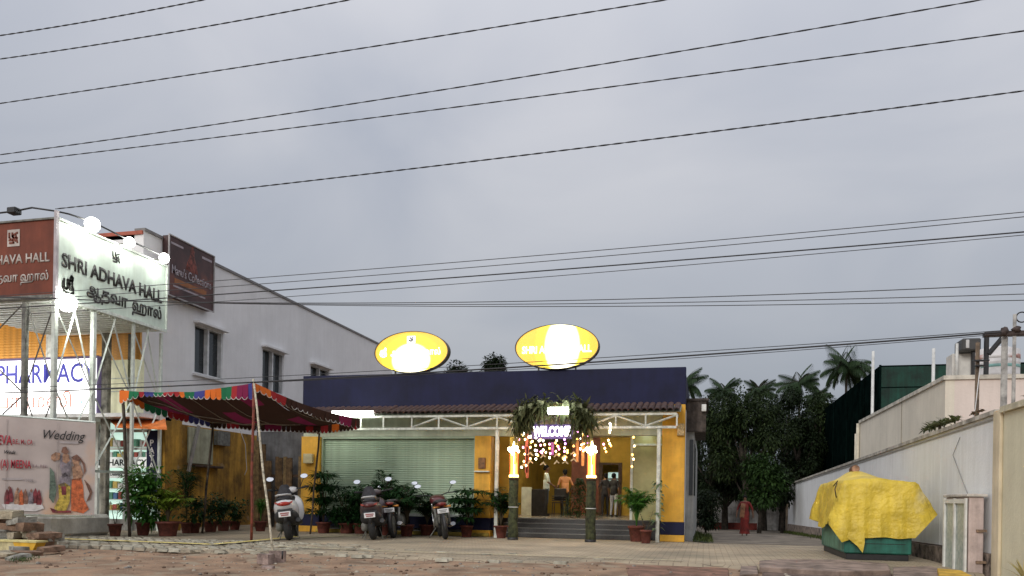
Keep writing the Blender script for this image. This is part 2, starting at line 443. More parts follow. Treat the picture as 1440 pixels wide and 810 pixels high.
# individual pavers along the front, too small to pick apart singly
mb = MB()
pc = [M('paver_grey', (.36, .335, .265), .9, .2, 6, .4), M('paver_light', (.47, .44, .35), .9, .2, 6, .4), M('paver_brown', (.30, .255, .19), .9, .25, 6, .4)]
row = 0; y = 12.2
while y < 15.3:
    x = -15.2 + (row % 2) * .12
    while x < -1.6:
        if y > fedge(x) - .1 - .25 * random.random() and (y < 14.3 or x < -6.5):
            fade = max(0, min(1, (x + 11) / 5))
            if random.random() > fade * .9:
                mb.mat(random.choices((0, 1, 2), (5, 2.2, 2.5))[0])
                w, d = .108, .055
                dz = random.uniform(-.002, .014) * (1 - .5 * fade)
                rz = random.uniform(-.07, .07); c, s_ = math.cos(rz), math.sin(rz)
                top = .012 + dz; q = []
                tl = [random.uniform(-.012, .012) for _ in range(2)]
                for (a, b2, zz) in ((-w, -d, -.03), (w, -d, -.03), (w, d, -.03), (-w, d, -.03), (-w + .014, -d + .012, top), (w - .014, -d + .012, top), (w - .014, d - .012, top), (-w + .014, d - .012, top)):
                    q.append((x + a * c - b2 * s_, y + a * s_ + b2 * c, zz + (tl[0] * a / w * .4 + tl[1] * b2 / d * .4 if zz > 0 else 0)))
                mb.add(q, [(4, 5, 6, 7), (0, 1, 5, 4), (1, 2, 6, 5), (2, 3, 7, 6), (3, 0, 4, 7)], False)
        x += .24
    y += .13; row += 1
stuff(mb.build('paver_blocks', pc))
yl = M('worn_yellow_line_paint', (.78, .64, .20), .8, .15, 5, .2, spot=(9, .60, (.45, .40, .28)))
yl2 = M('faint_yellow_line_paint', (.60, .52, .30), .85, .2, 5, .2, spot=(5, .52, (.33, .29, .22)))
def strip(name, pts, w, mt, z=.008):
    mb = MB()
    for i in range(len(pts) - 1):
        a, b2 = Vector((*pts[i], 0)), Vector((*pts[i + 1], 0)); n = int((b2 - a).length / .3) + 1
        d = (b2 - a).normalized(); nn = Vector((-d.y, d.x, 0))
        for j in range(n):
            p = a + (b2 - a) * (j / n); q = a + (b2 - a) * ((j + 1) / n); w1 = w * (1 + .25 * noise.noise(p * 3)); w2 = w * (1 + .25 * noise.noise(q * 3))
            zz = Vector((0, 0, z))
            mb.quad(p - nn * w1 + zz, q - nn * w2 + zz, q + nn * w2 + zz, p + nn * w1 + zz)
    return struct(mb.build(name, mt))
G = lambda u, v: tuple(onZ(u, v, 0))[:2]
strip('painted_line', [G(85, 760), G(170, 763), G(300, 768)], .10, yl, .040)
strip('painted_line', [G(296, 768), G(345, 764), G(418, 756.5)], .09, yl, .040)
strip('painted_line', [G(390, 770), G(560, 777), G(760, 783), G(960, 790)], .04, yl2, .026)
strip('painted_line', [G(425, 757), G(560, 750.5)], .09, yl2, .010)
# pebbles and litter scraps on the soil
mb = MB()
for i in range(900):
    x = random.uniform(-14, 4); y = random.uniform(9.2, 12.9)
    if y > fedge(x): continue
    r = random.choice((.008, .012, .016, .02, .03)) * random.uniform(.6, 1.3)
    mb.mat(random.choice((0, 0, 1, 2))); mb.ell((x, y, soil_z(x, y) + r * .3), (r * 1.2, r, r * .6), 5, 3, .25)
stuff(mb.build('pebbles', [M('brown_pebble', (.20, .13, .09), .9, .3, 20, .2), M('pale_pebble', (.45, .40, .33), .9, .2, 20, .2), M('grey_pebble', (.25, .23, .21), .9, .2, 20, .2)]))

# ---------------------------------------------------------------- hall
XF = lambda u, y=20.4: onY(u, 703, y).x
xl, xr = XF(424), XF(962)
hall = thing('hall_building', 'low hall with navy parapet, orange-yellow pillars and a pale green roller shutter', 'building', (xr, 20.4, 0))
P = lambda name, mb, mt, par=None: mb.build(name, mt, par or hall)
o = P('parapet', MB().bev(xl, 20.38, 3.5, xr, 20.62, 4.46, .012).box(xl, 20.62, 3.5, xl + .2, 33, 4.3).box(xr - .2, 20.62, 3.5, xr, 33, 4.3), navy)
P('roof', MB().box(xl + .2, 20.62, 3.42, xr - .2, 33, 3.55), conc)
P('wall', MB().box(xl + .02, 20.42, 2.72, xr - .02, 20.64, 3.5), palegreen)
Xe0, Xe1 = XF(696), XF(921)
sh0, sh1 = XF(452), XF(665)
def pillar(u0, u1, proud=.06):
    a, b2 = XF(u0), XF(u1)
    p = P('pillar', MB().bev(a, 20.4 - proud, .5, b2, 20.66, 2.72 if u1 < 900 else 3.5, .01), orange)
    P('band', MB().bev(a - .012, 20.4 - proud - .012, .17, b2 + .012, 20.66, .5, .008), navy, p)
    P('base', MB().bev(a - .02, 20.4 - proud - .05, 0, b2 + .02, 20.66, .17, .01), orange, p)
    return p
p1 = pillar(424, 450); p2 = pillar(667, 690); p3 = pillar(930, 962)
P('meter_box', MB().bev(XF(430), 20.2, 1.95, XF(442), 20.335, 2.22, .01), M('cream_box', (.6, .52, .3), .6), p1)
P('notice_frame', MB().bev(XF(673), 20.30, 1.83, XF(683), 20.335, 2.13, .008), M('brown_notice', (.25, .11, .03), .6, .3, 9, .1), p2)
P('ledge', MB().box(XF(668), 20.24, 1.74, XF(689), 20.335, 1.77), steelg, p2)
P('sign_bracket', MB().bev(XF(951), 20.25, 2.70, XF(961), 20.335, 3.0, .006), M('cream_box2', (.62, .45, .22), .6, .3, 30), p3)
# plinth below the shutter
P('plinth', MB().box(XF(450) + .02, 20.46, .17, Xe0 - .03, 20.7, .5), navy)
P('kerb', MB().bev(XF(447), 20.25, 0, XF(690), 20.45, .1, .02), M('faded_yellow_kerb', (.5, .36, .07), .85, .3, 5, .3))
sh = P('roller_shutter', MB().box(sh0 - .05, 20.44, .5, sh0, 20.62, 2.72).box(sh1, 20.44, .5, sh1 + .04, 20.62, 2.72).box(sh0, 20.44, 2.66, sh1, 20.62, 2.72), shutg)
w = sh1 - sh0; sm = MB()
prof = [(0, 0), (-.018, .012), (-.022, .035), (-.012, .055), (0, .0615)]
for i in range(len(prof) - 1):
    (y0, z0), (y1, z1) = prof[i], prof[i + 1]
    sm.add([(0, y0, z0), (w, y0, z0), (w, y1, z1), (0, y1, z1)], [(0, 1, 2, 3)], True)
sm.add([(0, 0, 0), (w, 0, 0), (w, .02, .03), (0, .02, .03)], [(0, 1, 2, 3)])
me = sm.mesh('slat', [shutg]); off = Vector((sh0, 20.56, .5)) - wloc(sh)
pieces('slat', me, [T(off.x, off.y, off.z + .0615 * i) for i in range(35)], sh)
P('bottom_rail', MB().bev(sh0, 20.50, .5, sh1, 20.56, .58, .006), steelg, sh)
# shell around the shutter and the sides
P('side_wall', MB().box(xl, 20.66, 0, xl + .2, 33, 3.42), ywall)
P('side_wall', MB().box(xr - .2, 20.66, -.3, xr, 33, 3.42), whitewall)
P('back_wall', MB().box(xl + .2, 32.8, 0, xr - .2, 33, 3.42), whitewall)
P('wall', MB().box(xl + .2, 20.66, 0, XF(666), 20.8, 3.42), conc)
# entrance
must = M('mustard_interior_wall', (.46, .29, .035), .8, .12, 2, .1)
maroon = M('maroon_interior_wall', (.20, .06, .035), .7, .15, 3, .1)
granite = M('dark_granite', (.045, .045, .045), .35, .25, 30, .05)
rx0, rx1 = Xe0 - 1.0, xr - .25
P('interior_floor', MB().box(rx0, 21.62, .38, rx1, 31.5, .5), M('polished_floor', (.28, .24, .19), .25, .1, 6, 0))
P('ceiling', MB().box(rx0, 20.66, 3.34, rx1, 31.5, 3.4), M('white_ceiling', (.6, .6, .56), .8))
P('interior_wall', MB().box(rx0, 31.3, .5, rx1, 31.5, 3.34), must)
P('interior_wall', MB().box(rx0, 20.82, .5, rx0 + .1, 31.3, 3.34), must)
P('interior_wall', MB().box(rx1 - .1, 20.70, .5, rx1, 31.3, 3.34), must)
P('threshold', MB().box(rx0, 21.45, 0, rx1, 21.62, .5), granite)
# partition with maroon portion and doorway
PY = 28.6
xa = lambda u, y=PY: onY(u, 703, y).x
P('partition', MB().box(xa(803), PY, .5, xa(843), PY + .1, 3.34), maroon)
P('partition', MB().box(xa(873), PY, .5, rx1 - .1, PY + .1, 3.34).box(xa(843), PY, 2.35, xa(873), PY + .1, 3.34), must)
P('door_frame', MB().box(xa(842), PY - .06, .5, xa(847), PY + .02, 2.42).box(xa(869), PY - .06, .5, xa(874), PY + .02, 2.42).box(xa(847), PY - .06, 2.34, xa(869), PY + .02, 2.42), darkw)
scr = P('lit_window', MB().box(xa(850), PY + 1.0, 1.55, xa(868), PY + 1.05, 2.1), emis('cool_window_glow', (.55, .75, .68), .55))
for z_ in (1.82, 1.48): P('window_frame', MB().box(xa(849), PY + .97, z_, xa(869), PY + .998, z_ + .06), steeld, scr)
# side walls of the recess, glazed panel on the right
P('glazed_panel', MB().box(XF(889, 21.9), 21.88, .5, rx1 - .1, 21.92, 2.98), M('pale_green_panel', (.42, .42, .20), .35, .12, 2, 0))  # pale green reflection on the glass put in as its base colour
P('panel_frame', MB().box(XF(888, 21.9) - .04, 21.84, .5, XF(888, 21.9) + .03, 21.95, 2.98).box(XF(889, 21.9), 21.85, 2.56, rx1 - .1, 21.94, 2.61), steelg)
P('door_post', MB().box(Xe0 - .02, 20.43, .1, Xe0 + .06, 20.55, 2.72), steelw)
P('recess_wall', MB().box(Xe0 - .4, 21.2, .5, XF(715, 21.2), 21.3, 2.98), must)
for i in range(4):
    P('step', MB().bev(Xe0 + .1, 20.42 + .29 * i, 0, XF(915) + (0 if i == 0 else .2), 20.42 + .29 * (i + 1) + .03, .125 * (i + 1), .012), granite)
    P('nosing', MB().box(Xe0 + .1, 20.405 + .29 * i, .125 * (i + 1) - .018, XF(915), 20.418 + .29 * i, .125 * (i + 1) - .002), M('worn_step_edge', (.16, .16, .15), .4), hall)
# annex at the right rear
P('annex', MB().box(xr + .003, 21.6, -.3, -.28, 32, 3.0), M('annex_white', (.42, .43, .43), .8, .15, 2, .2, streak=.3))
P('annex_roof_box', MB().box(xr + .003, 21.4, 2.9, .02, 24.5, 3.72).box(xr, 21.35, 3.72, .08, 24.6, 3.78), M('dark_brown_concrete', (.10, .08, .07), .9, .3, 4, .3, streak=.4))
P('annex_window', MB().box(-.285, 21.9, 1.2, -.26, 24, 2.6).box(-.40, 21.58, 1.2, -.30, 21.62, 2.7), darkglass)
P('wall_lamp', MB().bev(-.10, 21.2, 3.42, .02, 21.38, 3.6, .01), M('white_lamp_case', (.8, .8, .78), .5))
# canopy
CY = 19.65
cx1 = onY(957, 600, CY).x; cx0 = XF(410, CY)
can = P('canopy', MB().add([(cx0, CY + .02, 3.25), (cx1, CY + .02, 3.25), (cx1, 20.42, 3.50), (cx0, 20.42, 3.50)], [(0, 1, 2, 3)]).add([(cx0, CY + .02, 3.235), (cx1, CY + .02, 3.235), (cx1, 20.37, 3.485), (cx0, 20.37, 3.485)], [(0, 1, 2, 3)]), M('canopy_sheet', (.45, .50, .42), .6, .15, 4))
tm = MB(); tm.smooth = True
n = 7; Lt = .86
vs = []
for j, (yy, zz) in enumerate(((0, 0), (Lt, .265))):
    for sgn in (0, 1):
        for i in range(n):
            a = PI * i / (n - 1); rr = .078 - .014 * sgn
            vs.append((-rr * math.cos(a), yy, zz + rr * math.sin(a) * .85))
tm.add(vs, [(i, i + 1, 2 * n + i + 1, 2 * n + i) for i in range(n - 1)] + [(i, i + 1, n + i + 1, n + i) for i in range(n - 1)], True)
tm.add([(-.078, 0, 0), (-.064, 0, 0), (-.064, Lt, .265), (-.078, Lt, .265)], [(0, 1, 2, 3)])
tmeshes = [tm.mesh('tile', [tile_m])]
nt_ = int((cx1 - cx0) / .157)
pieces('tile', tmeshes[0], [T(cx0 + .08 + .157 * i - xr, CY - .07 - 20.4 + random.uniform(-.012, .012), 3.265 + random.uniform(-.006, .006), (random.uniform(-.01, .01), 0, random.uniform(-.02, .02))) for i in range(nt_)], can)
trm = MB()
def bar(mb, a, b, w=.022): mb.path([a, b], w * 1.15, 4, True, False)
t = P('truss', MB().box(cx0 + .3, CY, 3.16, cx1 - .1, CY + .05, 3.215).box(XF(470, CY), CY, 2.83, cx1 - .1, CY + .05, 2.89), steelw)
us = [505, 537, 577, 615, 655, 697, 738, 780, 822, 864, 906, 950]
for i, u in enumerate(us):
    x = XF(u, CY); P('strut', MB().box(x - .02, CY + .008, 2.885, x + .02, CY + .043, 3.165), steelw, t)
    if i >= 2 and i < len(us) - 1:
        x2 = XF(us[i + 1], CY); za, zb = (2.90, 3.15) if i % 2 == 0 else (3.15, 2.90)
        b_ = MB(); bar(b_, (x + .02, CY + .025, za), (x2 - .02, CY + .025, zb)); P('diagonal', b_, steelw, t)
for u in (697, 925):
    x = XF(u, CY); P('canopy_post', MB().bev(x - .045, CY - .045 + .07, 0, x + .045, CY + .045 + .07, 2.83, .008), steelw, can)
for u in (470, 577, 697, 822, 950):
    x = XF(u, CY); P('rafter', MB().add([(x - .02, CY + .05, 3.16), (x + .02, CY + .05, 3.16), (x + .02, 20.4, 3.16), (x - .02, 20.4, 3.16), (x - .02, CY + .05, 3.2), (x + .02, CY + .05, 3.2), (x + .02, 20.4, 3.2), (x - .02, 20.4, 3.2)], [(0, 1, 2, 3), (4, 5, 6, 7), (0, 1, 5, 4), (1, 2, 6, 5), (2, 3, 7, 6), (3, 0, 4, 7)]), steelw, can)
# tube lights
tube_e = emis('cool_tube_glow', (.92, 1.0, .90), 14)
def tubelight(u0, u1, v, y, label, r=.05):
    a = onY(u0, v, y); b = onY(u1, v, y); c = (a + b) / 2
    t = thing('tube_light', label, 'lamp', c)
    MB().tube(a, b, r, n=10).build('tube', tube_e, t)
    MB().bev(a.x - .01, y + r + .003, c.z - .02, b.x + .01, y + r + .05, c.z + .03, .005).box(a.x - .025, y - .02, c.z - .02, a.x - .003, y + r + .05, c.z + .02).box(b.x + .003, y - .02, c.z - .02, b.x + .025, y + r + .05, c.z + .02).build('batten', steelw, t)
    return t
tubelight(468, 524, 582, CY - .12, 'long tube light glowing under the left end of the tiled canopy', .085)
tubelight(771, 799, 577.5, 18.85, 'short bright tube light glowing inside the top of the leafy arch', .085)
tubelight(904, 913, 609, 21.6, 'small white lamp in the upper right corner of the entrance', .06)
for k_, (x_, y_) in enumerate(((-6.2, 23.2), (-3.4, 23.2), (-5.6, 25.2), (-3.2, 25.2))):  # unseen tubes added above the opening to brighten the hall interior
    t = thing('tube_light', ['left front ceiling tube inside the hall', 'right front ceiling tube inside the hall', 'left rear ceiling tube inside the hall', 'right rear ceiling tube inside the hall'][k_], 'lamp', (x_, y_, 3.26))
    MB().tube((x_ - .6, y_, 3.26), (x_ + .6, y_, 3.26), .025).build('tube', emis('interior_tube_glow', (1, .93, .75), 85), t)
    MB().box(x_ - .62, y_ - .03, 3.29, x_ + .62, y_ + .03, 3.335).build('batten', steelw, t)
# side edge of the vertical light on canopy wall
a = onY(829, 574, CY - .03); b = onY(850, 573.5, CY - .03)
# ---------------------------------------------------------------- oval lightboxes
def ovalmat(name, cx, cz, sx_=1.3, sz_=1.9):
    m = bpy.data.materials.new(name); m.use_nodes = True
    n = m.node_tree.nodes; l = m.node_tree.links; b = n['Principled BSDF']; b.inputs['Base Color'].default_value = (.8, .5, .03, 1); b.inputs['Roughness'].default_value = .3
    t = n.new('ShaderNodeTexCoord'); mp = n.new('ShaderNodeMapping'); l.new(t.outputs['Object'], mp.inputs[0])
    mp.inputs['Location'].default_value = (-cx * sx_, 0, -cz * sz_); mp.inputs['Scale'].default_value = (sx_, 0, sz_)
    g = n.new('ShaderNodeVectorMath'); g.operation = 'LENGTH'; l.new(mp.outputs[0], g.inputs[0])
    r = n.new('ShaderNodeMapRange'); r.inputs['From Min'].default_value = .55; r.inputs['From Max'].default_value = 1.45; r.inputs['To Min'].default_value = 0; r.inputs['To Max'].default_value = 1
    l.new(g.outputs['Value'], r.inputs['Value'])
    c = n.new('ShaderNodeValToRGB'); l.new(r.outputs[0], c.inputs[0]); e = c.color_ramp.elements
    c.color_ramp.interpolation = 'EASE'
    e[0].position = 0; e[0].color = (1, 1, .9, 1); e[1].position = 1; e[1].color = (.62, .33, .008, 1)
    q = e.new(.28); q.color = (1, 1, .55, 1); q = e.new(.42); q.color = (1, .82, .012, 1); q = e.new(.68); q.color = (.84, .56, .008, 1)
    l.new(c.outputs[0], b.inputs['Emission Color'])
    r2 = n.new('ShaderNodeMapRange'); r2.inputs['From Min'].default_value = 0; r2.inputs['From Max'].default_value = .6; r2.inputs['To Min'].default_value = 3.0; r2.inputs['To Max'].default_value = .85
    l.new(r.outputs[0], r2.inputs['Value']); l.new(r2.outputs[0], b.inputs['Emission Strength'])
    return m
def oval(u, cz, a, c, label, mt, bodyt):
    x = onY(u, 496, 20.35).x; y = 20.30
    t = thing('oval_sign', label, 'sign', (x, y, cz))
    mb = MB(); n = 48; vs = [(x + a * math.cos(2 * PI * k / n), y - .002, cz + c * math.sin(2 * PI * k / n)) for k in range(n)]
    mb.add(vs, [tuple(range(n))]); mb.build('face', mt, t)
    mb = MB(); mb.smooth = True; vs = []
    for (rr, yy) in ((1.0, y - .02), (1.025, y - .02), (1.025, y + .20), (.0, y + .20)):
        vs += [(x + (a * rr) * math.cos(2 * PI * k / n), yy, cz + (c * rr) * math.sin(2 * PI * k / n)) for k in range(n)]
    mb.add(vs, [(j * n + k, j * n + (k + 1) % n, (j + 1) * n + (k + 1) % n, (j + 1) * n + k) for j in range(3) for k in range(n)], False)
    mb.build('casing', M('dark_sign_casing', (.06, .04, .015), .5), t)
    for s in (-.5, .5): MB().box(x + s - .02, y + .1, 4.44, x + s + .02, y + .14, cz - c * .8).build('leg', steeld, t)
    return t, x, y
lt = emis('pale_lit_letters', (1, 1, .72), 1.6)
def pinwheel(s, mat, parent, M3, pos, r=.012):
    L = [[(-.8, .8), (-.8, .1), (-.45, -.2)], [(-.2, .8), (-.2, .3), (.1, 0)], [(.8, .8), (0, .45), (-.1, .1), (.8, -.05)], [(.5, .35), (.8, -.75)], [(-.8, -.35), (-.1, -.35), (.1, -.8), (-.7, -.8)], [(0, -.1), (.45, -.5)]]
    return stroke([[(x * s, y * s) for x, y in l] for l in L], r, mat, parent, 'emblem', M3, pos)
SRI = [[(0, .72), (0, .15), (.1, 0), (.24, 0), (.3, .12), (.3, .72), (.52, .72), (.52, .02)], [(.52, .72), (.76, .72), (.76, .0)], [(.62, .72), (.62, .95), (.7, 1.08), (.82, 1.0), (.8, .82), (.72, .74)],
       [(-.12, .5), (-.16, .05), (-.02, -.2), (.25, -.3), (.6, -.3), (.86, -.16), (.88, .1), (.8, .3)], [(.3, .4), (.42, .5), (.52, .4)]]
def sri(h, mat, parent, M3, pos, r):
    return stroke([[(x * h, y * h) for x, y in l] for l in SRI], r, mat, parent, 'lettering', M3, pos)
t1, x1, y1 = oval(579, 5.04, 1.06, .56, 'glowing yellow oval sign with Tamil lettering above the roller shutter', ovalmat('oval_glow_left', 0.0, -.22, 1.55, 1.9), 0)
sri(.17, lt, t1, FRONT, (x1 - .88, y1 - .006, 4.98), .016)
text('ஆதவா ஹால்', .17, lt, t1, (x1 - .6, y1 - .006, 4.95), FRONT, off=.02, width=1.46)
MB().box(x1 - .12, y1 - .012, 5.28, x1 + .12, y1 - .004, 5.48).build('emblem_panel', emis('white_lit_panel', (1, 1, .95), 1.4), t1)
pinwheel(.085, M('grey_print', (.2, .2, .2), .6), t1, FRONT, (x1, y1 - .014, 5.38), .012)
t2, x2, y2 = oval(783, 5.06, 1.10, .58, 'glowing yellow oval sign with English lettering above the entrance arch', ovalmat('oval_glow_right', 0.15, .0, 1.85, 1.15), 0)
text('SHRI ADHAVA HALL', .19, lt, t2, (x2 - .93, y2 - .006, 4.90), FRONT, off=.03, width=1.86)
# ---------------------------------------------------------------- white office building and pharmacy on the left
WX = -15.2
off = thing('white_building', 'tall white plastered building with dark windows behind the sign tower', 'building', (WX, 18.6, 0))
Q = lambda name, mb, mt, par=None, root=None: mb.build(name, mt, par or root or off)
ye = onX(552, 490, WX).y
# windows first: openings cut by building the wall around them
wins = [(273, 313), (369, 399), (437, 463)]
wy = [(onX(a, 500, WX).y, onX(b, 500, WX).y) for a, b in wins]
zt, zb = 6.25, 4.72
segs = [18.6]
mb = MB()
mb.box(WX - .25, 18.6, 3.1, WX, ye, zb); mb.box(WX - .25, 18.6, zt, WX, ye, 8.3)
prev = 18.6
for a, b in wy: mb.box(WX - .25, prev, zb, WX, a, zt); prev = b
mb.box(WX - .25, prev, zb, WX, ye, zt)
Q('side_wall', mb, whitewall)
Q('lower_wall', MB().box(WX - .25, 19.0, 0, WX + .02, 24.6, 3.1), ywall)
Q('lower_wall', MB().box(WX - .25, 24.6, 0, WX + .01, ye, 3.1), conc)
Q('far_wall', MB().box(WX - 12, ye - .2, 0, WX - .25, ye, 8.3), whitewall)
Q('roof_edge', MB().box(WX - .3, 18.6, 8.3, WX + .05, ye, 8.38), M('dark_roof_edge', (.22, .21, .21), .8))
Q('roof', MB().box(WX - 12, 18.6, 8.1, WX - .3, ye, 8.3), conc)
Q('front_wall', MB().box(WX - 12, 18.6, 6.3, WX - .25, 18.85, 8.3), whitewall)
Q('front_wall', MB().box(WX - 12, 18.6, 0, WX - .25, 18.85, 6.3), conc)
Q('red_coping', MB().box(WX - 12, 18.55, 8.2, WX - .01, 18.598, 8.298), M('red_edge', (.4, .1, .06), .7))
fr = M('white_window_frame', (.68, .68, .68), .5)
for a, b in wy:
    w = Q('window', MB().box(WX - .20, a, zb, WX - .17, b, zt), darkglass)
    f = MB(); t = .055
    for (y0, y1, z0, z1) in ((a, a + t, zb, zt), (b - t, b, zb, zt), (a + t, b - t, zb, zb + t), (a + t, b - t, zt - t, zt), ((a + b) / 2 - .04, (a + b) / 2 + .04, zb + t, zt - t)):
        f.box(WX - .16, y0, z0, WX - .02, y1, z1)
    Q('frame', f, fr, w)
    Q('sill', MB().box(WX + .002, a - .06, zb - .07, WX + .10, b + .06, zb - .005), fr, w)
    Q('hood', MB().box(WX + .002, a - .06, zt + .005, WX + .22, b + .06, zt + .07), whitewall, w)
# orange slatted cladding bands
clad = M('orange_cladding', (.66, .32, .05), .55, .15, 5, .1)
cl = Q('cladding', MB().box(WX - 10, 18.52, 4.7, WX - .0, 18.598, 6.28), clad)
sl_ = MB(); sl_.add([(0, 0, 0), (10, 0, 0), (10, -.035, .07), (0, -.035, .07), (10, 0, .075), (0, 0, .075)], [(0, 1, 2, 3), (3, 2, 4, 5)])
me = sl_.mesh('plank', [clad])
o_ = Vector((WX - 10, 18.515, 4.7)) - wloc(cl)
pieces('plank', me, [T(o_.x, o_.y, o_.z + .079 * i) for i in range(20)], cl)
Q('cladding_post', MB().box(onY(66, 500, 18.4).x, 18.36, 4.62, onY(77, 500, 18.4).x, 18.47, 6.3), steelw)
# ground floor shops
shop = thing('pharmacy_shop', 'brightly lit pharmacy shop front under an orange awning beside the sign tower', 'shop', (-14.6, 18.2, 0))
SY = 18.3
xs = lambda u, y=SY: onY(u, 703, y).x
S0, S1 = xs(140), xs(231)
H = lambda name, mb, mt, par=None: mb.build(name, mt, par or shop)
H('side_wall', MB().box(S1 - .12, SY, 0, S1, 19.0, 3.1), ywall)
H('back_wall', MB().box(-24, 19.3 - .75, .0, S1 - .12, 18.59, 3.1), M('shop_back_wall', (.6, .62, .58), .6))
H('shop_ceiling', MB().box(-24, SY - 1.0, 3.0, S1 - .0, 18.54, 3.1), M('shop_ceiling_white', (.7, .7, .7), .7))
fm = MB()
for u in (140, 176, 181, 210): fm.box(xs(u) - .03, SY - .06, 0.3, xs(u) + .03, SY + .0, 2.9)
fm.box(S0, SY - .06, 2.68, xs(210), SY, 2.76).box(S0, SY - .06, 2.2, xs(210), SY - .0, 2.26)
H('shop_frame', fm, M('white_shop_frame', (.6, .63, .6), .4))
H('shop_sill', MB().box(S0, SY - .1, 0, xs(210), SY, .3), conc)
sg = H('window_glow', MB().box(S0, SY + .16, .3, xs(210), SY + .17, 2.95), emis('shop_interior_glow', (.50, .68, .60), .75))
# shelves with boxes of goods behind the glass
cols = [M('goods_white', (.7, .7, .68), .6), M('goods_green', (.10, .30, .2), .6), M('goods_blue', (.08, .18, .36), .6), M('goods_red', (.4, .08, .06), .6), M('goods_yellow', (.55, .4, .1), .6)]
for z in (.55, .85, 1.15, 1.95, 2.3):
    s = H('shelf', MB().box(S0, SY + .02, z - .02, xs(210), SY + .15, z), steelw)
    x = S0 + .03; g = [MB() for _ in cols]
    while x < xs(210) - .15:
        w_ = random.uniform(.06, .16); random.choice(g).box(x, SY + .02, z + .001, x + w_, SY + .13, z + random.uniform(.12, .24)); x += w_ + random.uniform(.004, .05)
    for i, q in enumerate(g):
        if q.v: stuff(H('goods', q, cols[i], s))
H('name_band', MB().box(S0 + .02, SY - .10, 1.70, xs(211), SY - .07, 2.0), M('white_band_lit', (.8, .8, .78), .5, emit=(.9, 1, .95), estr=.25))
text('L PHARMACY', .17, blackp, shop, (xs(142), SY - .103, 1.77), FRONT, off=.02, width=xs(209) - xs(142), name='band_lettering')
H('delivery_band', MB().box(S0 + .02, SY - .09, 1.42, xs(183), SY - .07, 1.63), M('white_band2', (.75, .75, .72), .5, emit=(.9, 1, .95), estr=.15))
text('Delivery', .09, blackp, shop, (xs(158), SY - .093, 1.49), FRONT, off=.01, width=xs(175) - xs(158), name='small_lettering')
# vertical navy sign
vs_ = H('vertical_sign', MB().bev(xs(210.5), SY - .16, .95, xs(226), SY - .08, 2.72, .01), navy)
for i, ch in enumerate('PAYAL'):
    text(ch, .17, whitep, vs_, ((xs(210.5) + xs(226)) / 2, SY - .163, 2.30 - i * .205), FRONT, off=.02, align='CENTER', name='letter')
# awning
H('awning', MB().add([(xs(152, 17.2), 17.4, 2.78), (xs(233, 17.4), 17.4, 2.72), (xs(231), 18.28, 3.05), (xs(150), 18.28, 3.05), (xs(152, 17.2), 17.4, 2.72), (xs(233, 17.4), 17.4, 2.66)], [(0, 1, 2, 3), (0, 1, 5, 4)]), M('orange_awning', (.75, .20, .04), .6, .15, 4, .1))
# cream fascia to the right of the backlit sign, grey column
H('fascia', MB().bev(xs(150), 18.0, 3.12, xs(190, 18.0), 18.28, 4.62, .01), M('cream_fascia', (.70, .68, .48), .6, .1, 3, .1, streak=.2, emit=(.9, .9, .6), estr=.12))
H('fascia_ribs', MB().box(xs(150), 17.985, 3.75, xs(190, 18.0), 17.998, 3.78).box(xs(150), 17.985, 4.1, xs(190, 18), 17.998, 4.13), steelw)
H('concrete_column', MB().bev(xs(139, 17.7), 17.7, 0, xs(148, 17.7), 17.86, 5.3, .015), M('stained_concrete', (.30, .29, .25), .9, .35, 4, .4, streak=.45))
# backlit sign
ps = thing('pharmacy_sign', 'brilliant white backlit shop sign with blue English and red Tamil letters', 'sign', (-17, 17.6, 3.8))
px0, px1 = -21.5, onY(137, 550, 17.6).x
MB().box(px0, 17.6, 3.1, px1, 17.72, 4.6).build('face', emis('sign_backlight', (1, 1, 1), 1.9), ps)
MB().box(px0, 17.56, 4.6, px1 + .03, 17.75, 4.66).box(px0, 17.56, 3.04, px1 + .03, 17.75, 3.1).box(px1, 17.56, 3.1, px1 + .03, 17.75, 4.6).build('frame', M('violet_frame', (.25, .2, .4), .5), ps)
bl = M('blue_acrylic', (.08, .08, .45), .4, emit=(.2, .2, .9), estr=.25)
xp = lambda u: onY(u, 550, 17.58).x
text('PHARMACY', .52, bl, ps, (xp(-5), 17.585, 3.98), FRONT, off=.012, width=xp(150) - xp(-5) - .35, name='lettering')
text('பார்மஸி', .38, M('red_acrylic', (.6, .1, .05), .4, emit=(.9, .3, .15), estr=.35), ps, (xp(-2), 17.585, 3.30), FRONT, off=-.01, width=xp(100) - xp(-2), name='tamil_lettering')
MB().box(xp(109), 17.575, 3.42, xp(121), 17.59, 3.45).box(xp(114.5), 17.577, 3.28, xp(116), 17.588, 3.6).build('cross', M('green_acrylic', (.3, .6, .5), .4, emit=(.4, .8, .7), estr=.4), ps)
# dark picture sign on the side wall
ds = thing('brown_wall_sign', 'dark brown shop hoarding with pale lettering high on the white side wall', 'sign', (WX, 20, 6.9))
a = onX(237.5, 372, WX + .25).y; b = onX(300, 404, WX + .25).y
MB().bev(WX + .02, a, 6.72, WX + .25, b, 8.42, .01).build('panel', M('dark_brown_print', (.075, .030, .028), .5, .3, 1.2, 0, spot=(1.2, .56, (.14, .045, .03))), ds)
MB().box(WX + .24, a - .03, 6.69, WX + .28, a, 8.45).box(WX + .24, b, 6.69, WX + .28, b + .03, 8.45).box(WX + .24, a, 6.69, WX + .28, b, 6.72).box(WX + .24, a, 8.42, WX + .28, b, 8.45).build('frame', M('grey_frame', (.4, .38, .38), .5), ds)
dimw = M('dull_lilac_print', (.36, .31, .34), .6); dimo = M('dull_orange_print', (.30, .11, .035), .6)
text("Manu's Collections", .26, dimw, ds, (WX + .256, a + .12, 7.36), SIDE, width=b - a - .25, off=.01)
